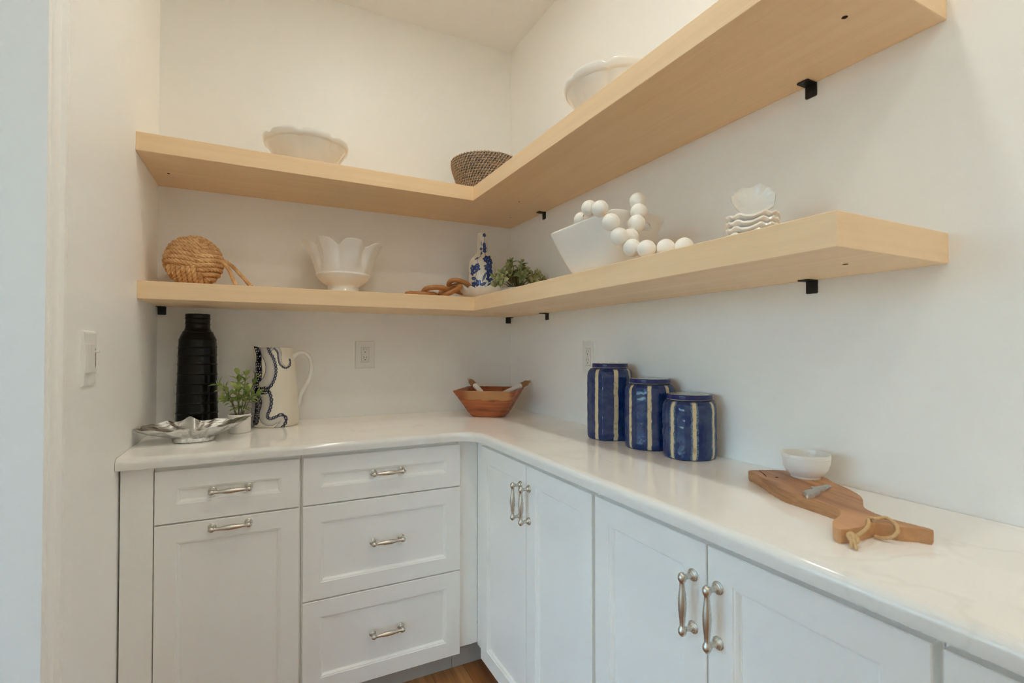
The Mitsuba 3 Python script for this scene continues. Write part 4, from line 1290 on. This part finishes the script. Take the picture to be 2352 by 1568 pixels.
def canister(cx, cy, r, h, sides, sharp, phase, seed, speck, lab, lid_r, hw):
    k = thing('canister', lab, 'canister')
    cen = np.array([cx, cy, CT])
    f0 = math.atan2(CAM[1] - cy, CAM[0] - cx)
    pf = resample([(0.90, 0.0), (0.955, 0.0025), (0.985, 0.008), (1.0, 0.018), (1.0, h * 0.5), (0.995, h - 0.028), (0.985, h - 0.020), (0.95, h - 0.010), (0.88, h - 0.003), (0.80, h)], 0.0032)
    n = 260
    sc = [(q[0] * r if q[1] < h * 0.98 else q[0] * r, q[1]) for q in pf]
    # resample gave unit radii: rebuild densely in height
    zz = np.unique(np.concatenate([np.linspace(0.0, 0.02, 9), np.linspace(0.02, h - 0.03, int((h - 0.05) / 0.0028)), np.linspace(h - 0.03, h, 16)]))
    ctrl = [(0.0, 0.90), (0.0025, 0.955), (0.008, 0.985), (0.018, 1.0), (h * 0.5, 1.0), (h - 0.028, 0.995), (h - 0.020, 0.985), (h - 0.010, 0.95), (h - 0.003, 0.88), (h, 0.80)]
    ru = np.interp(zz, [a for a, b in ctrl], [b for a, b in ctrl])

    def cross(t):
        a = (t - f0) * sides / (2 * PI) + phase
        a = (a % 1.0 - 0.5) * 2 * PI / sides
        poly = math.cos(PI / sides) / np.cos(a)
        return (1 - sharp) + sharp * poly / (0.5 * (1 + math.cos(PI / sides)))

    def fn(th, i):
        z = zz[i]
        P = np.stack([np.cos(th) * 22 * r / 0.07, np.sin(th) * 22 * r / 0.07, np.full_like(th, z * 260 + seed * 13.0)], 1)
        P2 = np.stack([np.cos(th) * 4.2, np.sin(th) * 4.2, np.full_like(th, z * 48 + seed * 3.0)], 1)
        d = 0.0026 * (meshkit.fbm(P2) - 0.5) + 0.0006 * (meshkit.noise(P * 0.35) - 0.5)
        return r * ru[i] * cross(th) + d * min(1.0, ru[i] ** 8 + 0.2), z + 0 * th
    m = grid_lathe(fn, len(zz), n, cen)
    v = m.vertices - cen
    ang = np.degrees((np.arctan2(v[:, 1], v[:, 0]) - f0 + PI) % (2 * PI) - PI)
    P = v * 1000.0
    rad = np.hypot(v[:, 0], v[:, 1])
    b1 = meshkit.fbm(P * 0.045 + seed * 5)
    b2 = meshkit.noise(P * 0.16 + seed * 9)
    col = blend(np.tile(srgb(12, 38, 94), (len(v), 1)), srgb(38, 60, 100), ss(0.30, 0.65, b1))
    col = blend(col, srgb(14, 30, 80), ss(0.55, 0.8, b2) * 0.6)
    for a0 in STRIPES[seed] + [STRIPES[seed][-1] + 51, STRIPES[seed][-1] + 102, STRIPES[seed][0] - 52, STRIPES[seed][0] - 104]:
        d = (ang - a0 + 180) % 360 - 180
        wob = 1.2 * (meshkit.noise(np.stack([P[:, 2] * 0.10, 0 * ang + a0, 0 * ang + seed], 1)) - 0.5) * 2
        dm = np.radians(d) * rad * 1000 + wob * 0.8
        inz = ss(h * 1000 - 1.0, h * 1000 - 6.0, P[:, 2]) * ss(1.0, 4.0, P[:, 2])
        if speck:
            halo = ss(hw + 6.0, hw + 3.0, np.abs(dm)) * inz
            sp = meshkit.noise(P * 0.9 + 4)
            col = blend(col, srgb(112, 140, 150), halo * ss(0.35, 0.6, sp) * 0.8)
        else:
            col = blend(col, srgb(70, 90, 120), ss(hw + 1.9, hw + 0.6, np.abs(dm)) * inz * 0.6)
        body = ss(hw + 0.4, hw - 0.4, np.abs(dm)) * inz
        col = blend(col, srgb(205, 186, 152), body)
        rust = ss(0.70, 0.85, meshkit.noise(P * 0.12 + seed)) * body * 0.55
        col = blend(col, srgb(166, 122, 70), rust)
    col = blend(col, srgb(92, 60, 34), ss(2.2, 1.0, P[:, 2]) * 0.8)
    put('body', m, 'painted', k, smooth=True, color=np.clip(col, 0, 1))
    # lid: blue edge, grey top with the ceiling reflection painted in, unglazed foot line
    lz = [(0.0, h - 0.004), (lid_r * 0.80, h - 0.004), (lid_r * 0.92, h + 0.0005), (lid_r * 0.985, h + 0.0015), (lid_r, h + 0.0035), (lid_r, h + 0.0125), (lid_r * 0.985, h + 0.0150), (lid_r * 0.96, h + 0.0158), (lid_r * 0.70, h + 0.0168), (lid_r * 0.35, h + 0.0172), (0.001, h + 0.0174)]
    lp = resample(lz, 0.0016)
    lm = lathe([tuple(q) for q in lp], 120, cen)
    v = lm.vertices - cen
    q = np.hypot(v[:, 0], v[:, 1])
    lc = np.tile(srgb(14, 26, 88), (len(v), 1))
    lc = blend(lc, srgb(118, 122, 112), ss(lid_r * 0.955, lid_r * 0.93, q) * (v[:, 2] > h + 0.014))
    lc = blend(lc, srgb(196, 178, 160), ss(h + 0.0028, h + 0.0016, v[:, 2]))
    put('lid', lm, 'painted', k, smooth=35 if False else True, color=np.clip(lc, 0, 1))


STRIPES = {1: [-36, 16, 65], 2: [-51, -1, 45], 3: [-38, 11, 60]}
canister(-0.0920, -0.9400, 0.0752, 0.238, 6, 0.42, 0.30, 1, False, 'tallest of three blue canisters with cream stripes', 0.0600, 7.0)
canister(-0.0800, -1.1230, 0.0752, 0.196, 7, 0.32, 0.62, 2, False, 'middle one of three blue canisters with cream stripes', 0.0615, 5.8)
canister(-0.0755, -1.2770, 0.0722, 0.1605, 8, 0.12, 0.2, 3, True, 'shortest of three blue canisters with cream stripes', 0.0610, 5.0)

# whale-shaped board with its cord
k = thing('cutting_board', 'whale-shaped brown wooden cutting board on the counter at right', 'cutting board')
BZ0, BZ1 = CT + 0.0, CT + 0.0225
OUTL = [(-0.1534, -1.5285), (-0.1430, -1.5260), (-0.1271, -1.5305), (-0.100, -1.5440), (-0.077, -1.5598), (-0.0570, -1.600), (-0.0536, -1.6414), (-0.0772, -1.6742), (-0.0978, -1.7126), (-0.1231, -1.7481), (-0.1462, -1.7684), (-0.1902, -1.7936), (-0.2063, -1.8077), (-0.2193, -1.8326), (-0.2236, -1.8599), (-0.2212, -1.8894), (-0.2210, -1.9060), (-0.2250, -1.9125),
        (-0.2310, -1.9100), (-0.2380, -1.8966), (-0.257, -1.8796), (-0.2668, -1.8567), (-0.2767, -1.8539), (-0.3208, -1.8530), (-0.3500, -1.8458), (-0.3471, -1.8339), (-0.329, -1.8205), (-0.3092, -1.8117), (-0.2818, -1.8050), (-0.2638, -1.7961), (-0.2485, -1.7808), (-0.2436, -1.7609), (-0.2365, -1.71), (-0.2315, -1.6719), (-0.218, -1.6434), (-0.1897, -1.5971), (-0.1631, -1.551)]
P = np.array(OUTL + OUTL[:1])
sm = []
for i in range(len(OUTL)):
    a, b, c, d = P[(i - 1) % len(OUTL)], P[i], P[i + 1], P[(i + 2) % len(OUTL)]
    for u in (0, 0.25, 0.5, 0.75):
        sm.append(0.5 * (2 * b + (c - a) * u + (2 * a - 5 * b + 4 * c - d) * u ** 2 + (3 * b - a - 3 * c + d) * u ** 3))
poly = shapely.Polygon(sm).buffer(0)
mouth = shapely.LineString([(-0.1240, -1.5310), (-0.1420, -1.5560), (-0.1610, -1.5790)]).buffer(0.0016)
cordhole = shapely.Point(-0.2690, -1.8440).buffer(0.0045)
eye = shapely.Point(-0.1500, -1.5965).buffer(0.0034)
lay = []
for inset, z0, z1 in ((0.0016, BZ0, BZ0 + 0.0022), (0.0006, BZ0 + 0.0022, BZ0 + 0.0045), (0.0, BZ0 + 0.0045, BZ1 - 0.0012), (0.0004, BZ1 - 0.0012, BZ1 - 0.0004), (0.0010, BZ1 - 0.0004, BZ1)):
    g = poly.buffer(-inset, join_style='mitre') if inset else poly
    if z0 > BZ0 + 0.004: g = g.difference(mouth)
    g = g.difference(cordhole)
    for gg in getattr(g, 'geoms', [g]):
        lay.append(extrude(gg, z0, z1))
put('board', cat(lay), 'board_wood', k)
put('eye', extrude(eye, BZ1, BZ1 + 0.0003), 'dark_hole', k, label='small dark eye')
put('mouth', extrude(mouth.buffer(-0.0002), BZ0 + 0.0045, BZ0 + 0.010), 'dark_hole', k, label='dark slit of the mouth')
kn = np.array([-0.3440, -1.8600, CT + 0.0135])
cp = spline([(-0.2690, -1.8440, CT + 0.012), (-0.2690, -1.8450, BZ1 + 0.004), (-0.2671, -1.8528, BZ1 + 0.0062), (-0.2479, -1.8572, BZ1 + 0.0060), (-0.2560, -1.8740, BZ1 + 0.0045), (-0.2690, -1.8850, CT + 0.020), (-0.2767, -1.8800, CT + 0.0100), (-0.2790, -1.8665, CT + 0.0045), (-0.2790, -1.8570, CT + 0.0042)], 80)
put('cord', rope(cp, 0.0029, 3, 0.012, 6), 'cord', k, smooth=60, label='tan twine loop')
cp = spline([(-0.2690, -1.8440, CT + 0.012), (-0.2750, -1.8450, BZ1 + 0.0035), (-0.2950, -1.8570, BZ1 + 0.0045), (-0.3130, -1.8640, BZ1 + 0.0035), (-0.3240, -1.8655, CT + 0.023), (-0.3340, -1.8630, CT + 0.018), kn + (0.003, 0, 0)], 60)
put('cord', rope(cp, 0.0029, 3, 0.012, 6), 'cord', k, smooth=60, label='tan twine strand to the knot')
t = np.linspace(0, 2 * PI * 1.9, 60)
put('knot', cat([tube(kn + np.stack([0.0036 * np.cos(t), 0.0058 * np.sin(t) * 1.0, 0.0055 * np.cos(t * 1.0) * 0 + 0.0050 * np.sin(t + 0.6)], 1) + np.outer(np.linspace(-0.004, 0.004, 60), [1, 0.3, 0]), 0.0028, 7)] + [xf(trimesh.creation.icosphere(2, 0.0048), frame(kn, (1, 0, 0), (0, 1, 0), (0, 0, 1)))]), 'cord', k, smooth=60)
for dx in (-0.002, 0.003):
    put('cord_end', rope(spline([kn, kn + (-0.007, -0.005 + dx, -0.0050), kn + (-0.014, -0.010 + dx * 1.5, -0.0100)], 24), 0.0027, 3, 0.011, 6), 'cord', k, smooth=60)

# bowl and spreader lying on the board
k = thing('small_bowl', 'small round white porcelain bowl standing on the whale board', 'bowl')
prof = [(0.0265, 0), (0.0285, 0.0), (0.0290, 0.003), (0.0295, 0.0042), (0.0375, 0.011), (0.0435, 0.021), (0.0468, 0.033), (0.0480, 0.044), (0.0484, 0.0505), (0.0480, 0.0520), (0.0466, 0.0522), (0.0456, 0.0510), (0.0450, 0.044), (0.0435, 0.033), (0.0400, 0.022), (0.032, 0.011), (0.017, 0.0065), (0.001, 0.006)]
SB = np.array([-0.0865, -1.6200, BZ1])
put('bowl', lathe(prof, 96, SB), 'white_glaze', k, smooth=40)
beads_ = []
for j in range(84):
    a = 2 * PI * j / 84
    beads_.append(xf(trimesh.creation.icosphere(1, 0.0010), frame(SB + (0.0481 * math.cos(a), 0.0481 * math.sin(a), 0.0445), (1, 0, 0), (0, 1, 0), (0, 0, 1))))
put('beaded_band', cat(beads_), 'white_glaze', k, smooth=True, kind='stuff')
k = thing('cheese_spreader', 'small pewter cheese spreader lying on the whale board in front of the bowl', 'knife')


def slab(pts, z0, z1, b):
    g = shapely.Polygon(pts).buffer(-0.002).buffer(0.002)
    out = []
    for ins, a, c in ((b, z0, z0 + (z1 - z0) * 0.25), (0, z0 + (z1 - z0) * 0.25, z0 + (z1 - z0) * 0.7), (b * 0.6, z0 + (z1 - z0) * 0.7, z0 + (z1 - z0) * 0.88), (b * 1.5, z0 + (z1 - z0) * 0.88, z1)):
        q = g.buffer(-ins) if ins else g
        for gg in getattr(q, 'geoms', [q]): out.append(extrude(gg, a, c))
    return cat(out)


put('handle', slab([(-0.2440, -1.7240), (-0.2290, -1.7060), (-0.2140, -1.7010), (-0.1960, -1.7030), (-0.1780, -1.6890), (-0.1740, -1.6960), (-0.1560, -1.6985), (-0.1570, -1.7080), (-0.1780, -1.7110), (-0.1960, -1.7200), (-0.2200, -1.7250)], BZ1, BZ1 + 0.0085, 0.0012), 'dull_steel', k)
put('blade', slab([(-0.1600, -1.6975), (-0.1420, -1.6880), (-0.1290, -1.6835), (-0.1150, -1.6900), (-0.1250, -1.6990), (-0.1560, -1.7070)], BZ1 + 0.001, BZ1 + 0.0035, 0.0005), 'dull_steel', k)
